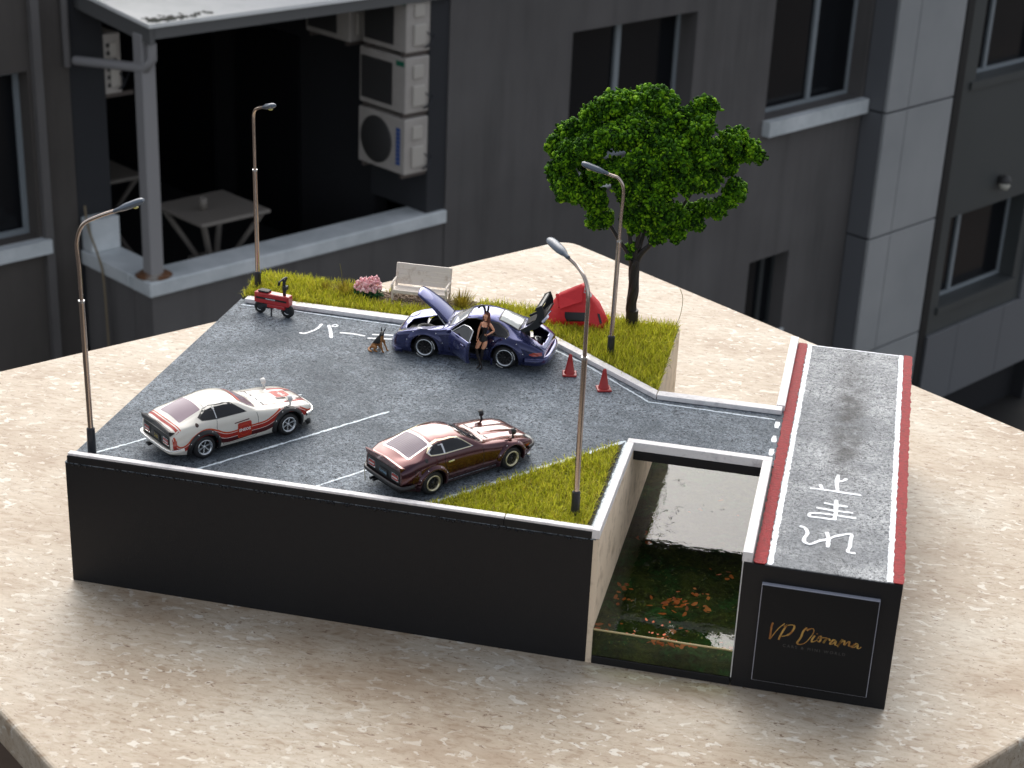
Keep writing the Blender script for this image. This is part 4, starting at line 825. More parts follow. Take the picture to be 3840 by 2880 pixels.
def car_body(name, stations, mat, parent, wheels, holes=(), nx=150, nt=5):
    """holes: list of (axis, polygon) cut out of the shell."""
    xs, G = loft(stations, nx, nt); n, m, _ = G.shape
    half = G; full = np.concatenate([half * np.array([-1, 1]), half[:, -2::-1]], 1); m2 = full.shape[1]
    V = np.zeros((n, m2, 3)); V[:, :, 0] = xs[:, None]; V[:, :, 1] = full[:, :, 0]; V[:, :, 2] = full[:, :, 1]
    cell = abs(xs[1] - xs[0])
    for wx, wz, R in wheels:
        dx = V[:, :, 0] - wx; dz = V[:, :, 2] - wz; d = np.sqrt(dx * dx + dz * dz) + 1e-9; sel = (np.abs(V[:, :, 1]) > .8) & (np.abs(d - R) < cell * .75)
        V[:, :, 0] = np.where(sel, wx + dx / d * R, V[:, :, 0]); V[:, :, 2] = np.where(sel, wz + dz / d * R, V[:, :, 2])
    vs_ = [tuple(p) for p in V.reshape(-1, 3)]; fs = []; full_f = []
    for i in range(n - 1):
        for j in range(m2 - 1):
            f = (i * m2 + j, (i + 1) * m2 + j, (i + 1) * m2 + j + 1, i * m2 + j + 1); c = (V[i, j] + V[i + 1, j] + V[i + 1, j + 1] + V[i, j + 1]) / 4; full_f.append(f)
            if abs(c[1]) > .8 and any(math.hypot(c[0] - wx, c[2] - wz) < R - .01 for wx, wz, R in wheels): continue
            bad = False
            for ax, poly in holes:
                if ax == 'top' and c[2] > 1.0 and inpoly(c[0], c[1], poly): bad = True
                if ax == 'left' and c[1] > .5 and inpoly(c[0], c[2], poly): bad = True
            if not bad: fs.append(f)
    for i in (0, n - 1):
        f = [i * m2 + j for j in range(m2)]; fs.append(tuple(f)); full_f.append(tuple(f))
    me = bpy.data.meshes.new(name); me.from_pydata(vs_, [], fs); me.materials.append(mat)
    for p in me.polygons: p.use_smooth = len(p.vertices) == 4
    bm = bmesh.new(); bm.from_mesh(me); bmesh.ops.recalc_face_normals(bm, faces=bm.faces); bmesh.ops.delete(bm, geom=[v for v in bm.verts if not v.link_faces], context='VERTS'); bm.to_mesh(me); bm.free()
    o = bpy.data.objects.new(name, me); COL.objects.link(o); o.parent = parent
    md = o.modifiers.new('shell', 'SOLIDIFY'); md.thickness = .04; md.offset = -1
    bv = BVHTree.FromPolygons([Vector(v) for v in vs_], full_f); return o, bv
def patch(name, poly, bv, axis, off, mat, parent, step=.14):
    V, F = proj2(poly, bv, axis, off, step); return meshobj(name, V, F, mat, parent, True)
def band(pts, w, closed=False):
    P = [np.array(p, float) for p in pts]; n = len(P); L = []; R = []
    for i, p in enumerate(P):
        a = P[(i - 1) % n] if closed else P[max(i - 1, 0)]; b = P[(i + 1) % n] if closed else P[min(i + 1, n - 1)]
        t_ = (b - a) / (np.linalg.norm(b - a) + 1e-9); nn = np.array([-t_[1], t_[0]]); L.append(p + nn * w / 2); R.append(p - nn * w / 2)
    return L, R
def stroke(name, pts, w, bv, axis, off, mat, parent, closed=False, smooth=0):
    """A thin line painted or inlaid on the body."""
    if smooth: pts = [tuple(p) for p in spline([(*p, 0) for p in pts], smooth)]; pts = [p[:2] for p in pts]
    P = []; q = list(pts) + ([pts[0]] if closed else [])
    for a, b in zip(q[:-1], q[1:]):
        n = max(1, int(math.dist(a, b) / .12)); P += [(a[0] + (b[0] - a[0]) * k / n, a[1] + (b[1] - a[1]) * k / n) for k in range(n)]
    if not closed: P.append(q[-1])
    L, R = band(P, w, closed); V = []; F = []; ok = []
    for a in [x for pr in zip(L, R) for x in pr]:
        o_, d_ = {'right': ((a[0], -9, a[1]), (0, 1, 0)), 'left': ((a[0], 9, a[1]), (0, -1, 0)), 'top': ((a[0], a[1], 9), (0, 0, -1)), 'rear': ((-9, a[0], a[1]), (1, 0, 0)), 'front': ((9, a[0], a[1]), (-1, 0, 0))}[axis]
        h = bv.ray_cast(Vector(o_), Vector(d_)); ok.append(h[0] is not None); V.append(tuple(h[0] - Vector(d_) * off) if h[0] is not None else (0, 0, 0))
    n = len(L)
    for i in range(n if closed else n - 1):
        j = (i + 1) % n; f = (2 * i, 2 * i + 1, 2 * j + 1, 2 * j)
        if all(ok[k] for k in f): F.append(f)
    return meshobj(name, V, F, mat, parent)
def rrect(x0, x1, z0, z1, r=.05):
    o = []
    for cx, cz, s in ((x1 - r, z1 - r, 0), (x0 + r, z1 - r, 1), (x0 + r, z0 + r, 2), (x1 - r, z0 + r, 3)):
        for k in range(4): a = math.pi / 2 * (s + k / 3); o.append((cx + r * math.cos(a), cz + r * math.sin(a)))
    return o
def ell(cx, cz, a, b, n=16): return [(cx + a * math.cos(6.2832 * k / n), cz + b * math.sin(6.2832 * k / n)) for k in range(n)]
rubber = MM('tyre_rubber', (.010, .010, .011), .55, bump=(9, .3, .02)); dark = MM('car_dark', (.008, .008, .009), .6); trim_b = MM('trim_black', (.012, .012, .013), .35)
chrome_c = MM('car_chrome', (.75, .75, .74), .12, 1); champagne = MM('rim_gold', (.66, .60, .42), .28, .85); silver_r = MM('rim_silver', (.60, .62, .64), .22, .9)
glass_d = MM('car_glass_dark', (.010, .010, .012), .05, spec=.5); glass_l = MM('car_glass_lavender', (.24, .17, .21), .12, spec=.4)
lamp_red = MM('tail_lamp_red', (.36, .03, .02), .2, coat=1); lamp_clear = MM('lamp_clear', (.6, .6, .58), .1, coat=1)
def wheel(car, x, y, side, R, rr, wd, rim_mat, face_mat, spokes, sw, mesh=False):
    c = (x, y, R); s = side     # side: +1 the disc looks towards +y, -1 towards -y
    w = MB(); w.lathe([(rr, s * wd), (rr + .05, s * (wd + .03)), (R - .10, s * (wd + .015)), (R - .02, s * (wd - .06)), (R, 0), (R - .02, -s * wd), (rr, -s * wd)], c, 'y', 40); wo = w.build('wheel', rubber, car)
    w = MB(); w.lathe([(rr + .012, s * (wd + .005)), (rr + .005, s * (wd + .045)), (rr - .04, s * (wd + .05)), (rr - .085, s * (wd - .01)), (rr - .10, s * (wd - .15))], c, 'y', 40); w.build('rim', rim_mat, wo)
    w = MB(); w.lathe([(0, s * (wd - .17)), (rr - .02, s * (wd - .17))], c, 'y', 30); w.build('disc', dark, wo)
    for k in range(spokes):
        a = 2 * math.pi * (k + .3) / spokes; ca, sa = math.cos(a), math.sin(a); q = MB(); r0, r1 = .05, rr - .07; yy0, yy1 = y + s * (wd - .09), y + s * (wd - .03)
        if mesh:
            for sg_ in (-1, 1):
                b_ = a + sg_ * .28; q.tube([(x + .12 * ca, yy0, R + .12 * sa), (x + r1 * math.cos(b_), yy1, R + r1 * math.sin(b_))], .022, 5)
        else:
            pa = (-sa * sw, ca * sw); V = []
            for rr_, yy in ((r0, yy0), (r1, yy1)):
                for e_ in (-1, 1):
                    for dd in (0, -.05): V.append((x + ca * rr_ + pa[0] * e_, yy + s * dd, R + sa * rr_ + pa[1] * e_))
            q.add(V, [(0, 2, 6, 4), (1, 5, 7, 3), (0, 4, 5, 1), (2, 3, 7, 6), (0, 1, 3, 2), (4, 6, 7, 5)])
        q.build('spoke', face_mat, wo)
    q = MB(); q.lathe([(0, s * (wd - .02)), (.07, s * (wd - .03)), (.09, s * (wd - .12))], c, 'y', 12); q.build('hub_cap', face_mat, wo)
    return wo
def arch(name, wx, wz, R, half_w, wid, bv, axis, mat, parent, a0=-.25, a1=math.pi + .25, out=.13, n=26):
    """Flared wheel arch: a swept lip that hugs the body side."""
    sgn = -1 if axis == 'right' else 1; V = []; F = []
    for k in range(n + 1):
        a = a0 + (a1 - a0) * k / n; pts = []
        for r, o_ in ((R + wid, .008), (R + wid * .55, out * .75), (R + .01, out), (R - .03, out * .9), (R - .02, -.12)):
            X, Z = wx + r * math.cos(a), wz + r * math.sin(a); Z = max(Z, wz * .38)
            h = bv.ray_cast(Vector((X, sgn * 9, max(Z, .45))), Vector((0, -sgn, 0))); yb = h[0].y if h[0] is not None else sgn * half_w
            if abs(yb) < half_w * .8: yb = sgn * half_w * .9
            pts.append((X, yb + sgn * o_, Z))
        V += pts
        if k: i = k * 5; F += [(i - 5 + q, i + q, i + q + 1, i - 4 + q) for q in range(4)]
    o = meshobj(name, V, F, mat, parent, True); return o

Z_ST = [(4.18, hood_pts(1.05, .62, .98, 1.08)), (4.08, hood_pts(1.28, .50, 1.10, 1.20)), (3.75, hood_pts(1.50, .42, 1.26, 1.36)), (3.3, hood_pts(1.60, .38, 1.38, 1.46)), (2.4, hood_pts(1.66, .35, 1.50, 1.60)), (1.4, hood_pts(1.64, .33, 1.60, 1.74)), (.92, hood_pts(1.62, .33, 1.68, 1.80)),
        (.62, cab_pts(1.62, .33, 1.74, 1.30, 1.98)), (-.20, cab_pts(1.62, .33, 1.80, 1.06, 2.50)), (-.75, cab_pts(1.63, .33, 1.82, 1.08, 2.60)), (-1.4, cab_pts(1.64, .34, 1.84, 1.07, 2.60)), (-2.1, cab_pts(1.68, .36, 1.88, 1.02, 2.48)), (-2.8, cab_pts(1.68, .38, 1.86, .98, 2.26)), (-3.4, cab_pts(1.64, .42, 1.80, .98, 2.03)), (-3.75, hood_pts(1.58, .48, 1.66, 1.86)), (-4.05, hood_pts(1.50, .55, 1.60, 1.76)), (-4.12, hood_pts(1.46, .60, 1.56, 1.72))]
WH = 2.40
def z_car(label, loc, rz, body_mat, white):
    car = thing('sports_car', label, 'car', loc, rz, 'long nosed fastback coupes parked in the marked bays')
    wh = [(WH, .60, .80), (-WH, .60, .80)]
    body, bv = car_body('body', Z_ST, body_mat, car, wh)
    ub = MB(); ub.bb(-3.95, 3.95, -1.1, 1.1, .28, 1.0); ub.bb(-1.6, 1.6, -1.42, 1.42, .24, .8); ub.build('underbody', dark, car)
    rim_m, face_m = (silver_r, silver_r) if white else (champagne, trim_b)
    for x in (WH, -WH):
        for s_ in (-1, 1): wheel(car, x, s_ * 1.42, s_, .61 if x > 0 else .63, .40, .22, rim_m, face_m, 6 if white else 8, .035)
        for ax, s_ in (('right', -1), ('left', 1)):
            ao = arch('wheel_arch', x, .60, .78, 1.62, .17, bv, ax, trim_b if white else body_mat, car)
            for a in (.5, 1.1, 2.0, 2.65):
                h = bv.ray_cast(Vector((x + .88 * math.cos(a), s_ * 9, .6 + .88 * math.sin(a))), Vector((0, -s_, 0)))
                if h[0] is not None: MB().lathe([(0, s_ * .03), (.025, s_ * .02), (.03, 0)], (h[0].x, h[0].y + s_ * .075, h[0].z), 'y', 8).build('rivet', chrome_c, ao)
    # glazing
    fr_m = trim_b if white else chrome_c
    qside = [(-.02, 1.90), (-.05, 1.97), (-.66, 2.34), (-1.0, 2.38), (-1.55, 2.38), (-1.58, 1.95)]
    qq = [(-1.68, 1.96), (-1.66, 2.37), (-2.05, 2.30), (-2.42, 2.10), (-2.38, 2.02)]
    outline = [(.10, 1.86), (-.62, 2.39), (-1.0, 2.44), (-1.7, 2.43), (-2.1, 2.34), (-2.54, 2.10), (-2.42, 1.98), (-1.6, 1.90)]
    for ax in ('right', 'left'):
        patch('window_frame', outline, bv, ax, .012, fr_m if not white else trim_b, car)
        w1 = patch('side_window', qside, bv, ax, .022, glass_d, car); w2 = patch('quarter_window', qq, bv, ax, .022, glass_d, car)
        if not white: stroke('frame_trim', [(-.05, 1.88), (-1.6, 1.925), (-2.44, 2.0), (-2.54, 2.1), (-2.1, 2.335), (-1.7, 2.42), (-1.0, 2.43), (-.62, 2.38), (.02, 1.9)], .035, bv, ax, .027, champagne, w1)
        else: stroke('frame_trim', [(-1.63, 1.94), (-1.61, 2.40)], .05, bv, ax, .028, chrome_c, w1); 
        # shut lines, handle
        for pl in ([(.62, 1.70), (.66, 1.45), (.62, .60), (.5, .46)], [(-1.62, 1.90), (-1.70, 1.5), (-1.55, 1.1), (-1.3, .46)]): stroke('door_gap', pl, .022, bv, ax, .006, dark, body)
        stroke('door_gap', [(.5, .46), (-1.3, .46)], .022, bv, ax, .006, dark, body)
        patch('door_handle', rrect(-1.52, -1.16, 1.48, 1.56, .03), bv, ax, .035, chrome_c if not white else body_mat, car)
        patch('quarter_badge', ell(-2.75, 1.86, .09, .09), bv, ax, .012, MM('badge_brown', (.05, .025, .02), .4) if white else trim_b, car)
        patch('side_marker', rrect(3.35, 3.55, 1.02, 1.10, .02), bv, ax, .012, lamp_red, car)
        if not white: stroke('sill_trim', [(-1.45, .50), (1.5, .50)], .06, bv, ax, .012, chrome_c, car)
    ws = [(.70, -1.16), (.80, -.7), (.84, 0), (.80, .7), (.70, 1.16), (.30, 1.12), (-.10, .88), (-.14, 0), (-.10, -.88), (.30, -1.12)]
    patch('windscreen', ws, bv, 'top', .014, glass_l if white else glass_d, car)
    stroke('windscreen_trim', ws, .06, bv, 'top', .020, chrome_c if not white else MM('seal', (.25, .2, .18), .4), car, closed=True)
    if white:
        patch('sun_strip', [(-.12, -.86), (-.12, .86), (.05, .93), (.05, -.93)], bv, 'top', .024, MM('sun_strip_red', (.50, .05, .015), .4), car)
    hz = [(-2.20, -.86), (-2.20, .86), (-2.24, .90), (-3.34, .97), (-3.40, .92), (-3.40, -.92), (-3.34, -.97), (-2.24, -.90)]
    patch('rear_window_trim', [(-2.12, -.93), (-2.12, .93), (-2.2, .98), (-3.42, 1.05), (-3.48, .98), (-3.48, -.98), (-3.42, -1.05), (-2.2, -.98)], bv, 'top', .012, (chrome_c if not white else body_mat), car)
    rw = patch('rear_window', hz, bv, 'top', .020, glass_l, car)
    if not white:
        for k in range(12): stroke('louvre', [(-2.28 - k * .094, -.86 - .008 * k), (-2.28 - k * .094, .86 + .008 * k)], .030, bv, 'top', .030, MM('louvre_grey', (.30, .27, .29), .4) if k == 0 else bpy.data.materials['louvre_grey'], rw)
        stroke('roof_trim', [(-.24, -1.0), (-.28, -.5), (-.30, 0), (-.28, .5), (-.24, 1.0)], .05, bv, 'top', .02, chrome_c, car)
    stroke('hatch_gap', [(-2.0, -1.02), (-2.0, 1.02)], .018, bv, 'top', .006, dark, body)
    # bonnet
    for y in (-1.2, 1.2): stroke('bonnet_gap', [(1.0, y), (2.4, y * 1.0), (3.7, y * .92)], .020, bv, 'top', .006, dark, body)
    stroke('bonnet_gap', [(1.02, -1.2), (1.05, 0), (1.02, 1.2)], .022, bv, 'top', .006, dark, body)
    bu = MB(); V = []; F = []
    for i, x in enumerate(np.linspace(1.15, 3.9, 26)):
        e_ = math.sin(math.pi * min(1, max(0, (x - 1.15) / 2.75)) ** .6) ** .5 if 1.15 < x < 3.9 else 0
        for j, y in enumerate(np.linspace(-.52, .52, 11)):
            h = bv.ray_cast(Vector((x, y, 9)), Vector((0, 0, -1))); V.append((x, y, h[0].z + .055 * e_ * max(0, 1 - (abs(y) / .50) ** 6) - .004 * (e_ == 0) + .003))
            if i and j: k = i * 11 + j; F.append((k, k - 1, k - 12, k - 11))
    meshobj('bonnet_bulge', V, F, body_mat, car, True)
    for y in (-.78, -.28, .28, .78):
        if abs(y) > .5: stroke('vent', [(1.35, y - .17), (1.35, y + .17)], .10, bv, 'top', .012, MM('vent_grey', (.10, .10, .10), .6) if white else trim_b, car)
        else: stroke('vent', [(1.32, y - .13), (1.32, y + .13)], .08, bv, 'top', .065, trim_b, car)
    for y in (-.7, .7): stroke('wiper', [(.86, y - .35), (.62, y + .35)], .03, bv, 'top', .045, trim_b, car)
    # rear panel, lamps, bumpers, spoiler
    patch('rear_panel', rrect(-1.30, 1.30, .82, 1.52, .08), bv, 'rear', .010, trim_b, car)
    for s_ in (-1, 1):
        tl = patch('tail_lamp_trim', rrect(s_ * .95 - .28, s_ * .95 + .28, .98, 1.34, .05), bv, 'rear', .03, chrome_c, car)
        patch('tail_lamp', rrect(s_ * .95 - .24, s_ * .95 + .24, 1.02, 1.30, .03), bv, 'rear', .045, lamp_red, tl)
        stroke('lamp_bar', [(s_ * .95 - .22, 1.15), (s_ * .95 + .22, 1.15)], .05, bv, 'rear', .055, lamp_clear, tl)
        patch('tail_corner_lamp', rrect(-4.02, -3.86, .98, 1.32, .03), bv, 'right' if s_ < 0 else 'left', .012, lamp_red, car) if white else None
    npl = MB(); npl.bb(-4.17, -4.145, -.34, .34, .92, 1.26); npl = npl.build('number_plate', MM('plate_dark', (.012, .012, .014), .4), car, bevel=.01)
    textmesh('plate_script', 'Z' if False else ('240' if white else 'Fairlady'), .24 if white else .19, MM('plate_yellow', (.55, .42, .04), .4) if white else MM('plate_blue', (.25, .45, .6), .4), npl, (math.pi / 2, 0, -math.pi / 2), (-4.173, 0, 1.09))
    bpm = chrome_c if white else trim_b
    b_ = MB(); b_.tube(spline([(-3.55, -1.66, .80), (-3.95, -1.60, .78), (-4.22, -1.30, .76), (-4.27, 0, .76), (-4.22, 1.30, .76), (-3.95, 1.60, .78), (-3.55, 1.66, .80)], 5), .085, 8, flat=1.3); b_.build('rear_bumper', body_mat if white else bpm, car)
    if white: b_ = MB(); b_.tube(spline([(-3.75, -1.69, .86), (-4.05, -1.6, .85), (-4.29, -1.30, .83), (-4.34, 0, .83), (-4.29, 1.30, .83), (-4.05, 1.6, .85)], 5), .04, 6); b_.build('bumper_trim', chrome_c, car)
    b_ = MB(); b_.tube(spline([(3.45, -1.60, .92), (3.95, -1.36, .90), (4.24, -.8, .88), (4.30, 0, .88), (4.24, .8, .88), (3.95, 1.36, .90), (3.45, 1.60, .92)], 5), .085, 8, flat=1.2); b_.build('front_bumper', bpm, car)
    b_ = MB(); b_.tube([(-4.0, .8, .45), (-4.35, .8, .44)], .07, 8); b_.build('exhaust', steel if white else trim_b, car); b_ = MB(); b_.tube([(-4.0, .55, .45), (-4.35, .55, .44)], .07, 8); b_.build('exhaust', trim_b, car)
    sp = MB(); V = []; F = []
    for k, y in enumerate(np.linspace(-1.40, 1.40, 15)):
        e_ = .0 if abs(y) < 1.3 else .02
        V += [(-3.88, y, 1.76 - abs(y) * .05), (-4.17, y, 1.93 - abs(y) * .08), (-4.22, y, 1.90 - abs(y) * .08), (-4.16, y, 1.60 - abs(y) * .03)]
        if k: i = k * 4; F += [(i - 4 + q, i - 4 + (q + 1) % 4, i + (q + 1) % 4, i + q) for q in range(4)]
    sp.add(V, F + [(0, 1, 2, 3), (56, 59, 58, 57)], 0, False); sp.build('tail_spoiler', trim_b if white else body_mat, car)
    ch_ = MB(); V = []; F = []
    for k, y in enumerate(np.linspace(-1.45, 1.45, 13)):
        x = 4.20 - .55 * (abs(y) / 1.45) ** 2.2; V += [(x, y, .62), (x + .16, y, .26), (x - .05, y, .22), (x - .2, y, .5)]
        if k: i = k * 4; F += [(i - 4 + q, i - 4 + (q + 1) % 4, i + (q + 1) % 4, i + q) for q in range(4)]
    ch_.add(V, F + [(0, 1, 2, 3), (48, 51, 50, 49)], 0, True); ch_.build('chin_spoiler', trim_b if white else chrome_c, car)
    patch('grille', rrect(-.95, .95, .66, .98, .06), bv, 'front', .01, dark, car)
    for s_ in (-1, 1):   # sunk headlamps in the wings
        hl = patch('headlamp_bowl', ell(3.72, s_ * 1.22, .30, .22), bv, 'top', .012, body_mat if white else trim_b, car)
        patch('headlamp', ell(3.76, s_ * 1.22, .20, .15), bv, 'top', .022, lamp_clear, hl)
    # wing mirrors on stalks
    mm_ = MM('mirror_white', (.75, .74, .72), .3) if white else trim_b
    for s_ in (-1, 1):
        zz = bv.ray_cast(Vector((2.75, s_ * 1.25, 9)), Vector((0, 0, -1)))[0].z
        mo = MB(); mo.tube([(2.75, s_ * 1.25, zz - .03), (2.68, s_ * 1.27, zz + .28)], [.06, .045], 8); mo.lathe([(.0, -.16), (.10, -.14), (.16, -.02), (.17, .10), (.15, .10), (.14, .06), (0, .06)], (2.66, s_ * 1.29, zz + .36), 'x', 16)
        V_ = mo.v; mo = mo.build('wing_mirror', mm_, car, bevel=0)
        gl_ = MB(); gl_.lathe([(0, -.0), (.13, 0)], (2.50 + .0, s_ * 1.29, zz + .36), 'x', 14); gl_.build('mirror_glass', chrome_c, mo)
    if white:
        L1, L2, L3, Wt = (MM('livery_orange', (.52, .06, .012), .5, coat=.15, spec=.3), MM('livery_red', (.36, .020, .012), .5, coat=.15, spec=.3), MM('livery_maroon', (.07, .007, .009), .5, coat=.15, spec=.3), MM('livery_white', (.78, .70, .66), .35, coat=.8))
        path = [(-3.98, 1.50), (-3.90, 1.10), (-3.66, .92), (-3.35, 1.02), (-3.05, 1.30), (-2.60, 1.52), (-2.15, 1.54), (-1.70, 1.36), (-1.25, 1.12), (-.8, 1.06), (.2, 1.12), (1.0, 1.14), (1.5, 1.32), (1.95, 1.52), (2.4, 1.57), (2.85, 1.50), (3.25, 1.28), (3.6, 1.08), (3.85, 1.04)]
        P = [p[:2] for p in spline([(*p, 0) for p in path], 4)]
        def shift(d):
            A = [np.array(p) for p in P]; out = []
            for i, p in enumerate(A):
                t_ = A[min(i + 1, len(A) - 1)] - A[max(i - 1, 0)]; t_ /= np.linalg.norm(t_); out.append(tuple(p + np.array([t_[1], -t_[0]]) * d))
            return out
        mid = lambda Q, a, b: [p for p in Q if a <= p[0] <= b]
        for ax in ('right', 'left'):
            stroke('livery_stripe', shift(0), .08, bv, ax, .008, L1, car); stroke('livery_stripe', shift(.055), .025, bv, ax, .0085, Wt, car); stroke('livery_stripe', shift(.175), .215, bv, ax, .008, L2, car)
            stroke('livery_stripe', mid(shift(.295), -1.75, 1.75), .025, bv, ax, .0085, Wt, car); stroke('livery_stripe', mid(shift(.43), -1.72, 1.68), .25, bv, ax, .008, L3, car)
            stroke('livery_stripe', [(-3.99, 1.42), (-3.97, .92)], .16, bv, ax, .0088, L2, car)
            stroke('side_script', [(.62, 1.42), (1.35, 1.50)] if False else [(-.70, 1.46), (.15, 1.50)], .05, bv, ax, .010, L3, car)
            rd = patch('sponsor_panel', rrect(-.52, .24, .62, 1.40, .08), bv, ax, .014, L2, car)
            stroke('panel_border', rrect(-.52, .24, .62, 1.40, .08), .03, bv, ax, .018, L1, rd, closed=True)
            stroke('panel_ring', ell(-.14, 1.01, .29, .29, 20), .03, bv, ax, .018, L1, rd, closed=True)
            cu = bpy.data.curves.new('t', 'FONT'); cu.body = 'ENEOS'; cu.size = .215; cu.align_x = 'CENTER'; cu.align_y = 'CENTER'; cu.offset = .008; cu.resolution_u = 2
            to = bpy.data.objects.new('t', cu); COL.objects.link(to); tm = bpy.data.meshes.new_from_object(to.evaluated_get(bpy.context.evaluated_depsgraph_get())); bpy.data.objects.remove(to); sgn = 1 if ax == 'right' else -1
            V = []
            for v in tm.vertices:
                X, Z = -.14 + v.co.x * sgn, 1.01 + v.co.y; h = bv.ray_cast(Vector((X, -9 * sgn, Z)), Vector((0, sgn, 0))); V.append((X, h[0].y - sgn * .024, Z))
            meshobj('sponsor_lettering', V, [tuple(p.vertices) for p in tm.polygons], Wt, rd)
        for d_, w_, mt in ((1.24, .05, L2),):
            for s_ in (-1, 1):
                stroke('livery_stripe', [(1.15, s_ * .98), (2.2, s_ * 1.0), (3.0, s_ * 1.0), (3.6, s_ * .86)], .06, bv, 'top', .009, L3, car); stroke('livery_stripe', [(2.6, s_ * .88), (3.3, s_ * .86), (3.9, s_ * .7)], .16, bv, 'top', .010, L2, car)
        patch('nose_panel', [(3.45, -.85), (3.50, .85), (4.02, .68), (4.08, 0), (4.02, -.68)], bv, 'top', .009, L3, car)
        hp = patch('bonnet_panel', rrect(2.42, 3.34, -.46, .46, .1), bv, 'top', .066, L2, car)
        stroke('panel_border', rrect(2.42, 3.34, -.46, .46, .1), .035, bv, 'top', .072, Wt, hp, closed=True); stroke('panel_ring', ell(2.88, 0, .34, .34, 20), .04, bv, 'top', .072, L1, hp, closed=True)
        lm_ = textmesh('sponsor_lettering', 'ENEOS', .27, Wt, hp, (0, 0, math.pi / 2), (2.88, 0, bv.ray_cast(Vector((2.88, 0, 9)), Vector((0, 0, -1)))[0].z + .085)); lm_.rotation_euler = (0, .085, math.pi / 2)
        for k, (o1, mt) in enumerate(((-3.60, L1), (-3.66, Wt), (-3.76, L2))): stroke('livery_stripe', [(o1, -1.44), (o1 - .06, 0), (o1, 1.44)], (.05, .03, .14)[k], bv, 'top', .010, mt, car)
    else:
        patch('fuel_flap', rrect(-3.45, -3.12, 1.20, 1.50, .05), bv, 'right', .010, body_mat, car); stroke('fuel_flap_gap', rrect(-3.45, -3.12, 1.20, 1.50, .05), .02, bv, 'right', .012, dark, car, closed=True)
    return car, bv
white_m = paint('car_white', (.70, .67, .60), .35)
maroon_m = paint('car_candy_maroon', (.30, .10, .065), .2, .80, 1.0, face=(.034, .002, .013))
hd = math.radians(52)
z_car('white fastback coupe with red and orange stripes and sponsor panels, by the far left lamp', (6.5, 5.23, H), hd, white_m, True)
z_car('candy maroon fastback coupe with louvred rear window parked beside the grass triangle', (18.15, 4.89, H), hd, maroon_m, False)

# ------------------------------------------------------------------ the open violet sports car (front boot, driver's door and engine lid open)
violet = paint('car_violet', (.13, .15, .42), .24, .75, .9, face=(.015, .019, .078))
P_ST = [(4.42, hood_pts(1.15, .34, .72, .80)), (4.30, hood_pts(1.45, .26, .98, .98)), (4.0, hood_pts(1.72, .24, 1.28, 1.10)), (3.5, hood_pts(1.86, .24, 1.52, 1.26)), (2.9, hood_pts(1.93, .25, 1.66, 1.42)), (2.33, hood_pts(1.93, .25, 1.72, 1.54)), (1.5, hood_pts(1.80, .25, 1.74, 1.74)), (1.15, hood_pts(1.76, .25, 1.78, 1.86)),
        (.95, cab_pts(1.76, .25, 1.82, 1.35, 2.0)), (.05, cab_pts(1.75, .25, 1.84, 1.06, 2.64)), (-.55, cab_pts(1.76, .25, 1.85, 1.08, 2.76)), (-1.2, cab_pts(1.80, .26, 1.85, 1.06, 2.74)), (-1.8, cab_pts(1.92, .27, 1.84, 1.03, 2.60)), (-2.4, cab_pts(2.02, .28, 1.80, 1.0, 2.38)), (-2.95, cab_pts(2.05, .30, 1.72, 1.0, 2.10)), (-3.3, hood_pts(2.02, .32, 1.62, 1.86)), (-3.9, hood_pts(1.90, .34, 1.42, 1.55)), (-4.35, hood_pts(1.76, .36, 1.18, 1.28)), (-4.5, hood_pts(1.66, .42, 1.05, 1.12))]
pc = thing('sports_car', 'dark violet wide bodied rear engined sports car with bonnet, door and engine lid open', 'car', (15.37, 19.87, H), math.pi)
PW = [(2.33, .64, .84), (-2.33, .66, .86)]
door_poly = [(.98, 1.80), (.98, .62), (-.98, .55), (-1.18, .95), (-1.28, 1.80), (-1.0, 2.50), (-.45, 2.56), (.12, 2.46)]
frunk = [(1.42, -.95), (1.42, .95), (3.72, .72), (3.86, 0), (3.72, -.72)]
engine = [(-3.08, -.92), (-3.08, .92), (-4.25, .98), (-4.32, 0), (-4.25, -.98)]
body, pbv = car_body('body', P_ST, violet, pc, PW, holes=[('left', door_poly), ('top', frunk), ('top', engine)], nx=190, nt=6)
im = MM('cabin_black', (.012, .012, .013), .7)
ub = MB(); ub.bb(-4.2, 4.1, -1.15, 1.15, .22, .52); ub.bb(-1.35, 1.3, -1.6, 1.55, .20, .45); ub.build('floor_pan', dark, pc)
ub = MB(); ub.bb(-1.3, 1.1, -1.5, -1.44, .5, 1.7); ub.bb(1.1, 1.16, -1.5, 1.4, .5, 1.75); ub.bb(-1.46, -1.4, -1.5, 1.4, .5, 1.85); ub.build('cabin_trim', im, pc)
for y in (.72, -.72):
    st_ = MB(); st_.bb(-.85, .25, y - .42, y + .42, .52, .85); st_ = st_.build('seat', im, pc, bevel=.09); sb = MB(); sb.box((-.95, y, 1.35), (.26, .80, 1.3), ry=-.22); sb.build('seat_back', im, st_, bevel=.09)
sw_ = MB(); sw_.lathe([(.27, -.02), (.31, 0), (.27, .02), (.25, 0), (.27, -.02)], (.45, .72, 1.6), 'x', 20); sw_.build('steering_wheel', im, pc)
ds = MB(); ds.bb(.55, 1.08, -1.45, 1.38, 1.3, 1.75); ds.build('dashboard', im, pc, bevel=.08)
tub = MB(); tub.bb(1.5, 3.75, -.95, .95, .9, .95); tub.bb(1.45, 1.5, -.98, .98, .9, 1.62); tub.build('boot_tub', dark, pc)
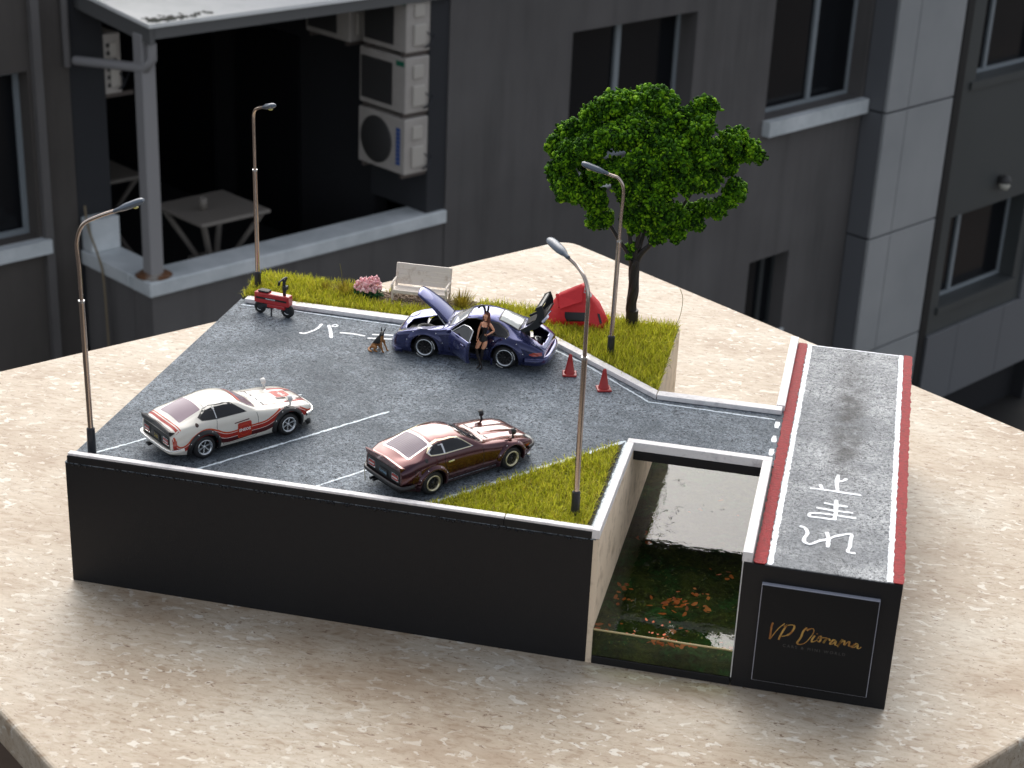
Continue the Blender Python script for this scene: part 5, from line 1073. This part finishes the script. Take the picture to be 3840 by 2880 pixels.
sw2 = MB(); sw2.lathe([(.30, .95), (.34, 1.10), (.46, 1.16), (.52, 1.08), (.52, .95)], (2.75, 0, 0), n=28); sw2.build('spare_wheel', rubber, pc); sw2 = MB(); sw2.lathe([(.44, 1.165), (.47, 1.185), (.50, 1.165)], (2.75, 0, 0), n=28); sw2.build('spare_ring', black_plastic, pc)
eb_ = MB(); eb_.bb(-4.25, -3.1, -.95, .95, .7, .76); eb_.bb(-3.08, -3.02, -.95, .95, .7, 1.8); eb_.build('engine_bay', dark, pc)
en = MB(); en.bb(-3.9, -3.3, -.5, .5, .78, 1.15); en.lathe([(.0, -3.98), (.28, -3.98), (.30, -3.85), (.12, -3.82)], (0, 0, 1.12), 'x', 18); en.build('engine_block', black_plastic, pc, bevel=.04)
for k in range(9):
    q = MB(); a, b = RNG.uniform(-.8, .8, 2); q.tube(spline([(-3.35 - .2 * RNG.uniform(), a, 1.05), (-3.6, (a + b) / 2, 1.28), (-3.95 + .2 * RNG.uniform(), b, 1.08)], 4), .035, 6); q.build('hose', steel if k % 2 else chrome_c, pc)
for x, R_ in ((2.33, .66), (-2.33, .68)):
    for s_ in (-1, 1):
        yw = 1.56 if x > 0 else 1.68
        wo = wheel(pc, x, s_ * yw, s_, R_, .49, .27, silver_r, trim_b, 10, .03, mesh=True)
        for a in np.arange(.15, 1.0, .14): pass
        c_ = MB()
        for a in list(np.arange(2.4, 3.3, .15)) + list(np.arange(4.9, 5.6, .15)):
            c_.box((x + .585 * math.cos(a), s_ * (yw + .297), R_ + .585 * math.sin(a)), (.05, .012, .07), ry=-a)
        kind(c_.build('tyre_lettering', lamp_clear, wo), 'stuff')
        ax = 'right' if s_ < 0 else 'left'; ao = arch('wheel_arch', x, R_, R_ + .17, 1.8, .28, pbv, ax, violet, pc, out=.12, a0=-.1, a1=math.pi + .1)
        for a in (.35, .9, 1.57, 2.2, 2.8):
            r_ = R_ + .17 + .26; h = pbv.ray_cast(Vector((x + r_ * math.cos(a), s_ * 9, R_ + r_ * math.sin(a))), Vector((0, -s_, 0)))
            if h[0] is not None: MB().lathe([(0, s_ * .035), (.028, s_ * .02), (.034, 0)], (h[0].x, h[0].y + s_ * .02, h[0].z), 'y', 8).build('rivet', chrome_c, ao)
for ax in ('right', 'left'):
    qg = [(-1.35, 1.88), (-1.25, 2.40), (-1.70, 2.36), (-2.30, 2.06), (-2.42, 1.94), (-2.36, 1.88)]
    patch('quarter_window_frame', [(-1.30, 1.83), (-1.18, 2.46), (-1.72, 2.42), (-2.36, 2.10), (-2.50, 1.94), (-2.42, 1.83)], pbv, ax, .012, trim_b, pc, .07); patch('quarter_window', qg, pbv, ax, .02, glass_d, pc)
    patch('side_window', [(.92, 1.90), (.12, 2.44), (-.45, 2.53), (-1.0, 2.50), (-1.15, 1.90)], pbv, 'right', .015, glass_d, pc) if ax == 'right' else None
    s_ = -1 if ax == 'right' else 1
    patch('tail_lamp', [(-4.42, .98), (-4.38, 1.14), (-3.95, 1.16), (-3.70, 1.06), (-3.74, 1.0), (-4.0, .94)], pbv, ax, .014, lamp_red, pc)
    stroke('sill', [(-1.4, .42), (1.4, .42)], .06, pbv, ax, .02, violet, pc)
stroke('door_frame', door_poly, .07, pbv, 'left', .012, violet, pc, closed=True); stroke('door_seal', [(p[0] * .96, 1.6 + (p[1] - 1.6) * .94) for p in door_poly], .04, pbv, 'left', .004, dark, pc, closed=True)
patch('tail_lamp_bar', rrect(-1.55, 1.55, .86, 1.02, .05), pbv, 'rear', .014, MM('reflector_orange', (.55, .13, .06), .25, coat=1), pc)
ws = [(1.02, -1.18), (1.12, -.6), (1.15, 0), (1.12, .6), (1.02, 1.18), (.55, 1.14), (.12, .92), (.06, 0), (.12, -.92), (.55, -1.14)]
patch('windscreen', ws, pbv, 'top', .014, MM('glass_milky', (.50, .53, .54), .08, coat=1), pc); stroke('windscreen_trim', ws, .07, pbv, 'top', .02, trim_b, pc, closed=True)
rw = [(-1.72, -.86), (-1.72, .86), (-2.86, .92), (-2.92, 0), (-2.86, -.92)]
patch('rear_window', rw, pbv, 'top', .014, MM('glass_pale', (.62, .65, .64), .08, coat=1), pc); stroke('rear_window_trim', rw, .08, pbv, 'top', .02, trim_b, pc, closed=True)
stroke('sunroof_gap', rrect(-.62, .0, -.62, .62, .08), .03, pbv, 'top', .008, MM('violet_deep', (.012, .01, .05), .3), body, closed=True)
for s_ in (-1, 1): hl = patch('headlamp', ell(3.80, s_ * 1.36, .26, .20), pbv, 'top', .02, lamp_clear, pc); stroke('headlamp_ring', ell(3.80, s_ * 1.36, .28, .22), .05, pbv, 'top', .024, violet, hl, closed=True)
sp = MB(); V = []; F = []
for k, y in enumerate(np.linspace(-1.72, 1.72, 17)):
    x = 4.52 - .62 * (abs(y) / 1.72) ** 2.4; V += [(x, y, .42), (x + .12, y, .36), (x + .14, y, .18), (x - .25, y, .14), (x - .3, y, .4)]
    if k: i = k * 5; F += [(i - 5 + q, i - 5 + (q + 1) % 5, i + (q + 1) % 5, i + q) for q in range(5)]
sp.add(V, F + [(0, 1, 2, 3, 4), (80, 84, 83, 82, 81)], 0, True); sp.build('front_lip', violet, pc)
patch('front_intake', rrect(-1.2, 1.2, .40, .66, .05), pbv, 'front', .01, dark, pc)
b_ = MB(); b_.tube(spline([(-3.5, -1.96, .62), (-4.2, -1.82, .62), (-4.58, -1.2, .6), (-4.64, 0, .6), (-4.58, 1.2, .6), (-4.2, 1.82, .62), (-3.5, 1.96, .62)], 5), .16, 8, flat=1.5); b_.build('rear_bumper', violet, pc)
for s_ in (1, -1): MB().bb(-1.62, -1.52, s_ * 1.83 - .02, s_ * 1.83 + .02, .12, .55).build('side_fin', violet, pc)
def hinged(name, mat, parent, pivot, ang, axis, builder, **kw):
    """a panel modelled closed about its hinge, then turned open"""
    mb = MB(); builder(mb); o = mb.build(name, mat, parent, **kw); o.location = pivot; o.rotation_euler = {'x': (ang, 0, 0), 'y': (0, ang, 0), 'z': (0, 0, ang)}[axis]; return o
def hood_b(mb, x1=2.45, sg=1):
    V = []; F = []; nx, ny = 14, 11
    for lay in (0, 1):
        for i in range(nx):
            u = i / (nx - 1); x = u * x1; hw = .97 - .20 * u ** 1.6 - (.10 if u == 1 else .02 if i == nx - 2 else 0)
            for j in range(ny):
                v = -1 + 2 * j / (ny - 1); z = .10 * (1 - v * v) - .22 * u ** 2.3 - (.0 if lay == 0 else .06); V.append((x + (-.12 * v * v * u if u > .6 else 0), hw * v, z))
    n = nx * ny
    for lay in (0, 1):
        for i in range(nx - 1):
            for j in range(ny - 1): k = lay * n + i * ny + j; F.append((k, k + ny, k + ny + 1, k + 1))
    rim = [j for j in range(ny)] + [i * ny + ny - 1 for i in range(1, nx)] + [(nx - 1) * ny + j for j in range(ny - 2, -1, -1)] + [i * ny for i in range(nx - 2, 0, -1)]
    for a, b in zip(rim, rim[1:] + rim[:1]): F.append((a, b, b + n, a + n))
    mb.add(V, F, 0, True)
hood = hinged('bonnet', violet, pc, (1.22, 0, 1.92), math.radians(-43), 'y', hood_b)
MB().tube([(1.4, -.5, 1.7), (1.9, -.5, 2.35)], .04, 6).build('bonnet_strut', steel, pc)
MB().tube([(1.4, .8, 1.7), (2.0, .82, 2.5)], .04, 6).build('bonnet_strut', steel, pc)
# driver's door, hinged at its front edge
def door_b(mb):
    V = []; F = []; zs = [.60, .85, 1.15, 1.45, 1.68, 1.82]; ys = [-.10, -.02, .02, .0, -.05, -.14]; xs_ = np.linspace(0, -2.1, 9)
    for lay in (0, 1):
        for x in xs_:
            for z, y in zip(zs, ys): V.append((x + (.14 * (z - 1.2) ** 2 if x < -1.9 else 0), y - lay * .20, z))
    n = 9 * 6
    for lay in (0, 1):
        for i in range(8):
            for j in range(5): k = lay * n + i * 6 + j; F.append((k, k + 6, k + 7, k + 1))
    rim = list(range(6)) + [i * 6 + 5 for i in range(1, 9)] + [48 + j for j in range(4, -1, -1)] + [i * 6 for i in range(7, 0, -1)]
    for a, b in zip(rim, rim[1:] + rim[:1]): F.append((a, b, b + n, a + n))
    mb.add(V, F, 0, True)
door = hinged('door', violet, pc, (.96, 1.76, 0), math.radians(-48), 'z', door_b, bevel=.02)
MB().bb(-2.0, -.08, -.29, -.215, .66, 1.76).build('door_card', im, door, bevel=.03)
wf = MB(); wf.tube([(-.12, -.16, 1.80), (-.85, -.52, 2.40), (-1.4, -.56, 2.46), (-1.92, -.52, 2.40), (-2.08, -.18, 1.82)], .035, 6); wf.build('window_frame', steel, door)
wg = MB(); wg.add([(-.14, -.17, 1.82), (-.85, -.52, 2.38), (-1.4, -.56, 2.43), (-1.90, -.52, 2.38), (-2.05, -.18, 1.83)], [(0, 1, 2, 3, 4)]); wg.build('window_glass', glass_d, door)
MB().bb(-1.85, -1.5, .015, .05, 1.52, 1.60).build('door_handle', violet, door, bevel=.01)
mr = MB(); mr.box((-.35, .18, 1.95), (.14, .30, .22)); mr.build('door_mirror', violet, door, bevel=.05)
# engine lid with whale tail and the big wing
def lid_b(mb):
    V = []; F = []; nx, ny = 8, 11
    for lay in (0, 1):
        for i in range(nx):
            u = i / (nx - 1)
            for j in range(ny): v = -1 + 2 * j / (ny - 1); V.append((-u * 1.45, (.94 + .03 * u) * v, .08 * (1 - v * v) - .12 * u * u - lay * .07))
    n = nx * ny
    for lay in (0, 1):
        for i in range(nx - 1):
            for j in range(ny - 1): k = lay * n + i * ny + j; F.append((k, k + 1, k + ny + 1, k + ny))
    rim = list(range(ny)) + [i * ny + ny - 1 for i in range(1, nx)] + [(nx - 1) * ny + j for j in range(ny - 2, -1, -1)] + [i * ny for i in range(nx - 2, 0, -1)]
    for a, b in zip(rim, rim[1:] + rim[:1]): F.append((a, b, b + n, a + n))
    mb.add(V, F, 0, True)
lid = hinged('engine_lid', violet, pc, (-3.02, 0, 2.06), math.radians(32), 'y', lid_b)
for k in range(9): MB().bb(-.32 - k * .085, -.27 - k * .085, -.62, .62, .04, .12).build('slat', trim_b, lid)
# ducktail base, supports and wing blade, all riding on the lid
tl = MB(); V = []; F = []
for k, y in enumerate(np.linspace(-1.32, 1.32, 15)):
    e_ = abs(y) / 1.32; V += [(-.95, y * .9, .02), (-1.72 + .12 * e_, y, .30 - .14 * e_ ** 4), (-1.78 + .12 * e_, y, .22 - .14 * e_ ** 4), (-1.35, y * .95, -.10)]
    if k: i = k * 4; F += [(i - 4 + q, i - 4 + (q + 1) % 4, i + (q + 1) % 4, i + q) for q in range(4)]
tl.add(V, F + [(0, 1, 2, 3), (56, 59, 58, 57)], 0, True); tl.build('whale_tail', trim_b, lid)
wing_m = MM('wing_black', (.018, .020, .022), .3)
wb = MB(); V = []; F = []; prof = [(1.84, .74), (1.74, .84), (1.48, .84), (1.30, .72), (1.33, .68), (1.50, .76), (1.72, .76)]
for k, y in enumerate(np.linspace(-1.14, 1.14, 15)):
    V += [(-a, y, b) for a, b in prof]
    if k: i = k * 7; F += [(i - 7 + q, i - 7 + (q + 1) % 7, i + (q + 1) % 7, i + q) for q in range(7)]
wb.add(V, F + [tuple(range(7)), tuple(range(104, 97, -1))], 0, True); wb.build('rear_wing', wing_m, lid)
outer = spline([(-.05, -.04, 0), (-.85, -.22, 0), (-1.40, -.08, 0), (-1.75, .32, 0), (-1.86, .84, 0)], 5); inner = spline([(-1.46, .86, 0), (-1.36, .48, 0), (-1.08, .24, 0), (-.6, .12, 0), (-.05, .12, 0)], 5)
for s_ in (-1, 1):
    ep = MB(); pl = [(p[0], p[1]) for p in outer + inner]; n = len(pl)
    ep.add([(x, s_ * 1.15, z) for x, z in pl] + [(x, s_ * 1.24, z) for x, z in pl], [], 0)
    o0 = len(outer)
    for q in range(o0 - 1):
        a, b, c, d = q, q + 1, n - 2 - q, n - 1 - q
        ep.f += [[a, b, c, d], [a + n, d + n, c + n, b + n]]; ep.mi += [0, 0]; ep.sm += [False, False]
    for q in range(n): ep.f.append([q, (q + 1) % n, (q + 1) % n + n, q + n]); ep.mi.append(0); ep.sm.append(False)
    ep.build('wing_end_plate', wing_m, lid)
wo_ = MB(); wo_.tube([(-1.50, 1.30, .02), (-1.9, 1.30, .16)], [.20, .20], 16, flat=.35); wo_.build('tail_end_cap', MM('end_cap_lilac', (.62, .62, .75), .3), lid)

# ------------------------------------------------------------------ the figure and the dog
def skin_mesh(name, nodes, links, mats, parent, classify, sub=2, extra=None):
    me = bpy.data.meshes.new(name); keys = list(nodes); ix = {k: i for i, k in enumerate(keys)}
    me.from_pydata([nodes[k][0] for k in keys], [(ix[a], ix[b]) for a, b in links], [])
    o = bpy.data.objects.new(name, me); COL.objects.link(o)
    md = o.modifiers.new('skin', 'SKIN'); md.use_smooth_shade = True; md.branch_smoothing = .4
    for i, k in enumerate(keys):
        r = nodes[k][1]; sv = me.skin_vertices[0].data[i]; sv.radius = r if hasattr(r, '__len__') else (r, r); sv.use_root = (i == 0)
    s = o.modifiers.new('sub', 'SUBSURF'); s.levels = s.render_levels = sub
    bake(o)
    if extra:
        bm = bmesh.new(); bm.from_mesh(o.data); e = MB(); extra(e); off = [bm.verts.new(v) for v in e.v]
        for f in e.f:
            ff = bm.faces.new([off[i] for i in f]); ff.smooth = True
        bm.to_mesh(o.data); bm.free()
    o.data.materials.clear()
    for m in mats: o.data.materials.append(m)
    for p in o.data.polygons: p.material_index = classify(p.center); p.use_smooth = True
    o.parent = parent; return o
skin_c = MM('figure_skin', (.80, .38, .22), .5); suit_c = MM('figure_black_suit', (.010, .010, .011), .32); stock_c = MM('stocking', (.020, .014, .012), .55); hair_c = MM('figure_hair', (.12, .030, .012), .45, bump=(14, .6, .03))
pn = thing('person', 'woman with long auburn hair in black bodysuit, stockings and costume ears, leaning with crossed ankles', 'person', (16.38, 17.62, H), 0, None, 1.18)
B = {'pelvis': ((.12, .0, 1.56), (.19, .15)), 'waist': ((.16, .0, 1.80), (.125, .11)), 'chest': ((.20, -.01, 2.08), (.18, .14)), 'upper': ((.21, .01, 2.28), (.14, .10)), 'neck': ((.22, .0, 2.44), .055), 'jaw': ((.22, -.02, 2.55), .075), 'head': ((.22, -.02, 2.68), (.125, .14)), 'crown': ((.22, .0, 2.80), (.09, .10)),
     'hipL': ((.0, .0, 1.46), .145), 'thL': ((-.08, -.05, 1.25), .125), 'kneeL': ((-.16, -.12, 1.02), .078), 'calfL': ((-.12, -.08, .72), .078), 'ankL': ((.10, -.10, .20), .042), 'heelL': ((.13, -.08, .09), .04), 'toeL': ((.06, -.28, .03), .036),
     'hipR': ((.24, .0, 1.46), .15), 'thR': ((.22, -.06, 1.25), .13), 'kneeR': ((.12, -.10, 1.0), .08), 'calfR': ((.10, -.02, .70), .08), 'ankR': ((-.02, .04, .20), .042), 'heelR': ((-.04, .06, .09), .04), 'toeR': ((-.12, -.14, .03), .036),
     'shL': ((.02, .0, 2.30), .075), 'elL': ((-.10, .0, 1.96), .052), 'wrL': ((-.14, -.10, 1.62), .034), 'haL': ((-.14, -.13, 1.52), .036), 'shR': ((.41, .0, 2.30), .08), 'elR': ((.64, .02, 1.98), .054), 'wrR': ((.38, -.14, 1.82), .034), 'haR': ((.30, -.16, 1.80), .036)}
BL = [('pelvis', 'waist'), ('waist', 'chest'), ('chest', 'upper'), ('upper', 'neck'), ('neck', 'jaw'), ('jaw', 'head'), ('head', 'crown'), ('pelvis', 'hipL'), ('hipL', 'thL'), ('thL', 'kneeL'), ('kneeL', 'calfL'), ('calfL', 'ankL'), ('ankL', 'heelL'), ('heelL', 'toeL'),
      ('pelvis', 'hipR'), ('hipR', 'thR'), ('thR', 'kneeR'), ('kneeR', 'calfR'), ('calfR', 'ankR'), ('ankR', 'heelR'), ('heelR', 'toeR'), ('upper', 'shL'), ('shL', 'elL'), ('elL', 'wrL'), ('wrL', 'haL'), ('upper', 'shR'), ('shR', 'elR'), ('elR', 'wrR'), ('wrR', 'haR')]
def cls(c):
    x, y, z = c
    if z < 1.06: return 2
    arm = (x < .0 and z > 1.72) or x > .36 + max(0, 2.1 - z) * .0 and z > 1.70 or (x < -.06 and z > 1.4 and y < .1) or (z > 1.72 and z < 1.92 and y < -.13)
    if not arm and z < 2.20 - .04 * math.cos((x - .2) * 16) and z > 1.36 + .62 * abs(x - .12): return 1
    if 2.40 < z < 2.45: return 1
    return 0
def fingers(e):
    for base_, dirs, ln in ((Vector((-.14, -.14, 1.49)), Vector((.0, -.03, -1)), .085), (Vector((.27, -.17, 1.80)), Vector((-1, .15, -.12)), .08)):
        d = dirs.normalized(); s = d.cross(Vector((0, 1, 0))).normalized()
        for k, l in enumerate((.85, 1.0, 1.05, .95)):
            p = base_ + s * (k - 1.5) * .022; e.tube([p, p + d * ln * l * .55, p + d * ln * l + Vector((0, .03, 0))], [.011, .010, .007], 5)
        p = base_ - d * .05 + s * .045; e.tube([p, p + (d + s).normalized() * .045, p + (d * 1.4 + s).normalized() * .075], [.013, .011, .008], 5)
    e.lathe([(0, .035), (.016, 0), (.018, -.02), (0, -.03)], (.165, -.17, 2.63), 'z', 8)   # nose
    for s_ in (-1, 1): e.lathe([(0, .045), (.03, .02), (.035, -.02), (0, -.05)], (.22 + s_ * .118, .02, 2.64), 'z', 8)
    for s_ in (-1, 1): e.lathe([(.0, -.085), (.05, -.07), (.085, -.02), (.09, .02)], (.20 + s_ * .085, -.115, 2.14), 'y', 12)
figb = skin_mesh('body', B, BL, [skin_c, suit_c, stock_c], pn, cls, extra=fingers)
face = MB()
for sx in (-.045, .045): face.box((.19 + sx, -.158, 2.675), (.034, .012, .014))
face.build('eyes', trim_b, pn); face = MB(); face.box((.185, -.155, 2.585), (.045, .012, .014)); face.build('mouth', lamp_red, pn)
hr = MB(); hr.lathe([(0, .18), (.09, .165), (.145, .09), (.155, -.02), (.14, -.12), (.11, -.13)], (.25, .075, 2.70), 'z', 20)
hr.tube(spline([(.29, .06, 2.72), (.33, .08, 2.50), (.34, .06, 2.25), (.33, .0, 2.0)], 5), [.13] * 6 + [.12] * 5 + [.09] * 4 + [.03], 10, flat=.7)
hr.tube(spline([(.13, .05, 2.70), (.12, .08, 2.50), (.15, .10, 2.2)], 5), [.09] * 6 + [.07] * 4 + [.02], 8)
hr.tube(spline([(.35, -.03, 2.66), (.38, -.06, 2.45), (.34, -.11, 2.2)], 5), [.06] * 6 + [.05] * 4 + [.02], 8); hr.build('hair', hair_c, pn)
e_ = MB(); e_.tube(spline([(.16, .03, 2.86), (.12, .03, 3.06), (.02, .03, 3.18), (-.10, .0, 3.14), (-.16, -.02, 3.02)], 4), [.06] + [.095] * 14 + [.08] * 1 + [.03], 8, flat=.55); e_.build('costume_ear', suit_c, pn)
e_ = MB(); e_.tube(spline([(.27, .03, 2.86), (.30, .03, 3.02), (.31, .03, 3.20)], 4), [.06] + [.10] * 6 + [.07, .03], 8, flat=.55); e_.build('costume_ear', suit_c, pn)
e_ = MB(); e_.tube([(.08, .04, 2.80), (.14, .05, 2.885), (.23, .05, 2.91), (.32, .05, 2.87)], .02, 6); e_.build('hair_band', suit_c, pn)
sh = MB()
for x, y in ((.13, -.08), (-.04, .06)): sh.tube([(x, y, .09), (x + .01, y + .03, .0)], [.018, .012], 6)
kind(sh.build('heel', suit_c, pn), 'stuff')

tan_c = MM('dog_tan', (.34, .15, .045), .6); blk_c = MM('dog_black', (.010, .010, .010), .5)
dog = thing('dog', 'black and tan shepherd dog sitting on the asphalt in front of the violet car', 'dog', (10.32, 18.30, H), math.radians(-12), None, 1.1)
Dn = {'rump': ((-.30, 0, .27), (.21, .21)), 'loin': ((-.16, 0, .48), (.18, .17)), 'chest': ((.06, 0, .68), (.185, .17)), 'neck': ((.14, -.01, .90), .125), 'head': ((.20, -.05, 1.07), (.115, .105)), 'brow': ((.24, -.13, 1.06), .082), 'muz': ((.28, -.24, 1.015), .052), 'nose': ((.30, -.31, 1.0), .038),
      'shR': ((.15, -.12, .56), .085), 'elR': ((.17, -.14, .38), .058), 'wrR': ((.24, -.15, .17), .042), 'pwR': ((.28, -.16, .045), .048), 'tpR': ((.37, -.18, .035), .04), 'shL': ((.16, .12, .56), .085), 'elL': ((.22, .14, .38), .058), 'wrL': ((.32, .15, .17), .042), 'pwL': ((.37, .15, .045), .048), 'tpL': ((.46, .14, .035), .04),
      'hR': ((-.26, -.17, .24), .13), 'kR': ((-.02, -.25, .24), .088), 'hkR': ((-.20, -.27, .07), .045), 'fR': ((.04, -.28, .035), .045), 'hL': ((-.26, .17, .24), .13), 'kL': ((-.02, .25, .24), .088), 'hkL': ((-.20, .27, .07), .045), 'fL': ((.04, .28, .035), .045),
      't1': ((-.48, -.03, .10), .075), 't2': ((-.52, -.22, .06), .062), 't3': ((-.36, -.40, .055), .058), 't4': ((-.18, -.44, .05), .035)}
DL = [('rump', 'loin'), ('loin', 'chest'), ('chest', 'neck'), ('neck', 'head'), ('head', 'brow'), ('brow', 'muz'), ('muz', 'nose'), ('chest', 'shR'), ('shR', 'elR'), ('elR', 'wrR'), ('wrR', 'pwR'), ('pwR', 'tpR'), ('chest', 'shL'), ('shL', 'elL'), ('elL', 'wrL'), ('wrL', 'pwL'), ('pwL', 'tpL'), ('rump', 'hR'), ('hR', 'kR'), ('kR', 'hkR'), ('hkR', 'fR'), ('rump', 'hL'), ('hL', 'kL'), ('kL', 'hkL'), ('hkL', 'fL'), ('rump', 't1'), ('t1', 't2'), ('t2', 't3'), ('t3', 't4')]
def dcl(c):
    x, y, z = c
    if z > .93: return 0 if (y < -.16 and z < 1.0) else 1
    if x > .14 and z < .86: return 0
    return 1 if z > .40 + .25 * max(0, x) else 0
def dears(e):
    for a, b in (((.13, -.01, 1.12), (.09, .02, 1.34)), ((.27, .0, 1.12), (.34, .04, 1.33))): e.tube([a, Vector(a).lerp(Vector(b), .45), b], [.055, .05, .008], 8, flat=.5)
skin_mesh('body', Dn, DL, [tan_c, blk_c], dog, dcl, extra=dears)
MB().lathe([(0, -.022), (.022, 0), (0, .02)], (.305, -.335, 1.015), 'z', 8).build('nose', blk_c, dog)
for s_ in (-.05, .05): MB().lathe([(0, -.014), (.014, 0), (0, .014)], (.235 + s_, -.195, 1.085), 'z', 6).build('eye', tan_c, dog)

# ------------------------------------------------------------------ bring the whole world to metres
for o in list(scene.objects):
    if o.parent is None and o.type not in ('CAMERA', 'LIGHT'):
        o.location = o.location * SC; o.scale = o.scale * SC
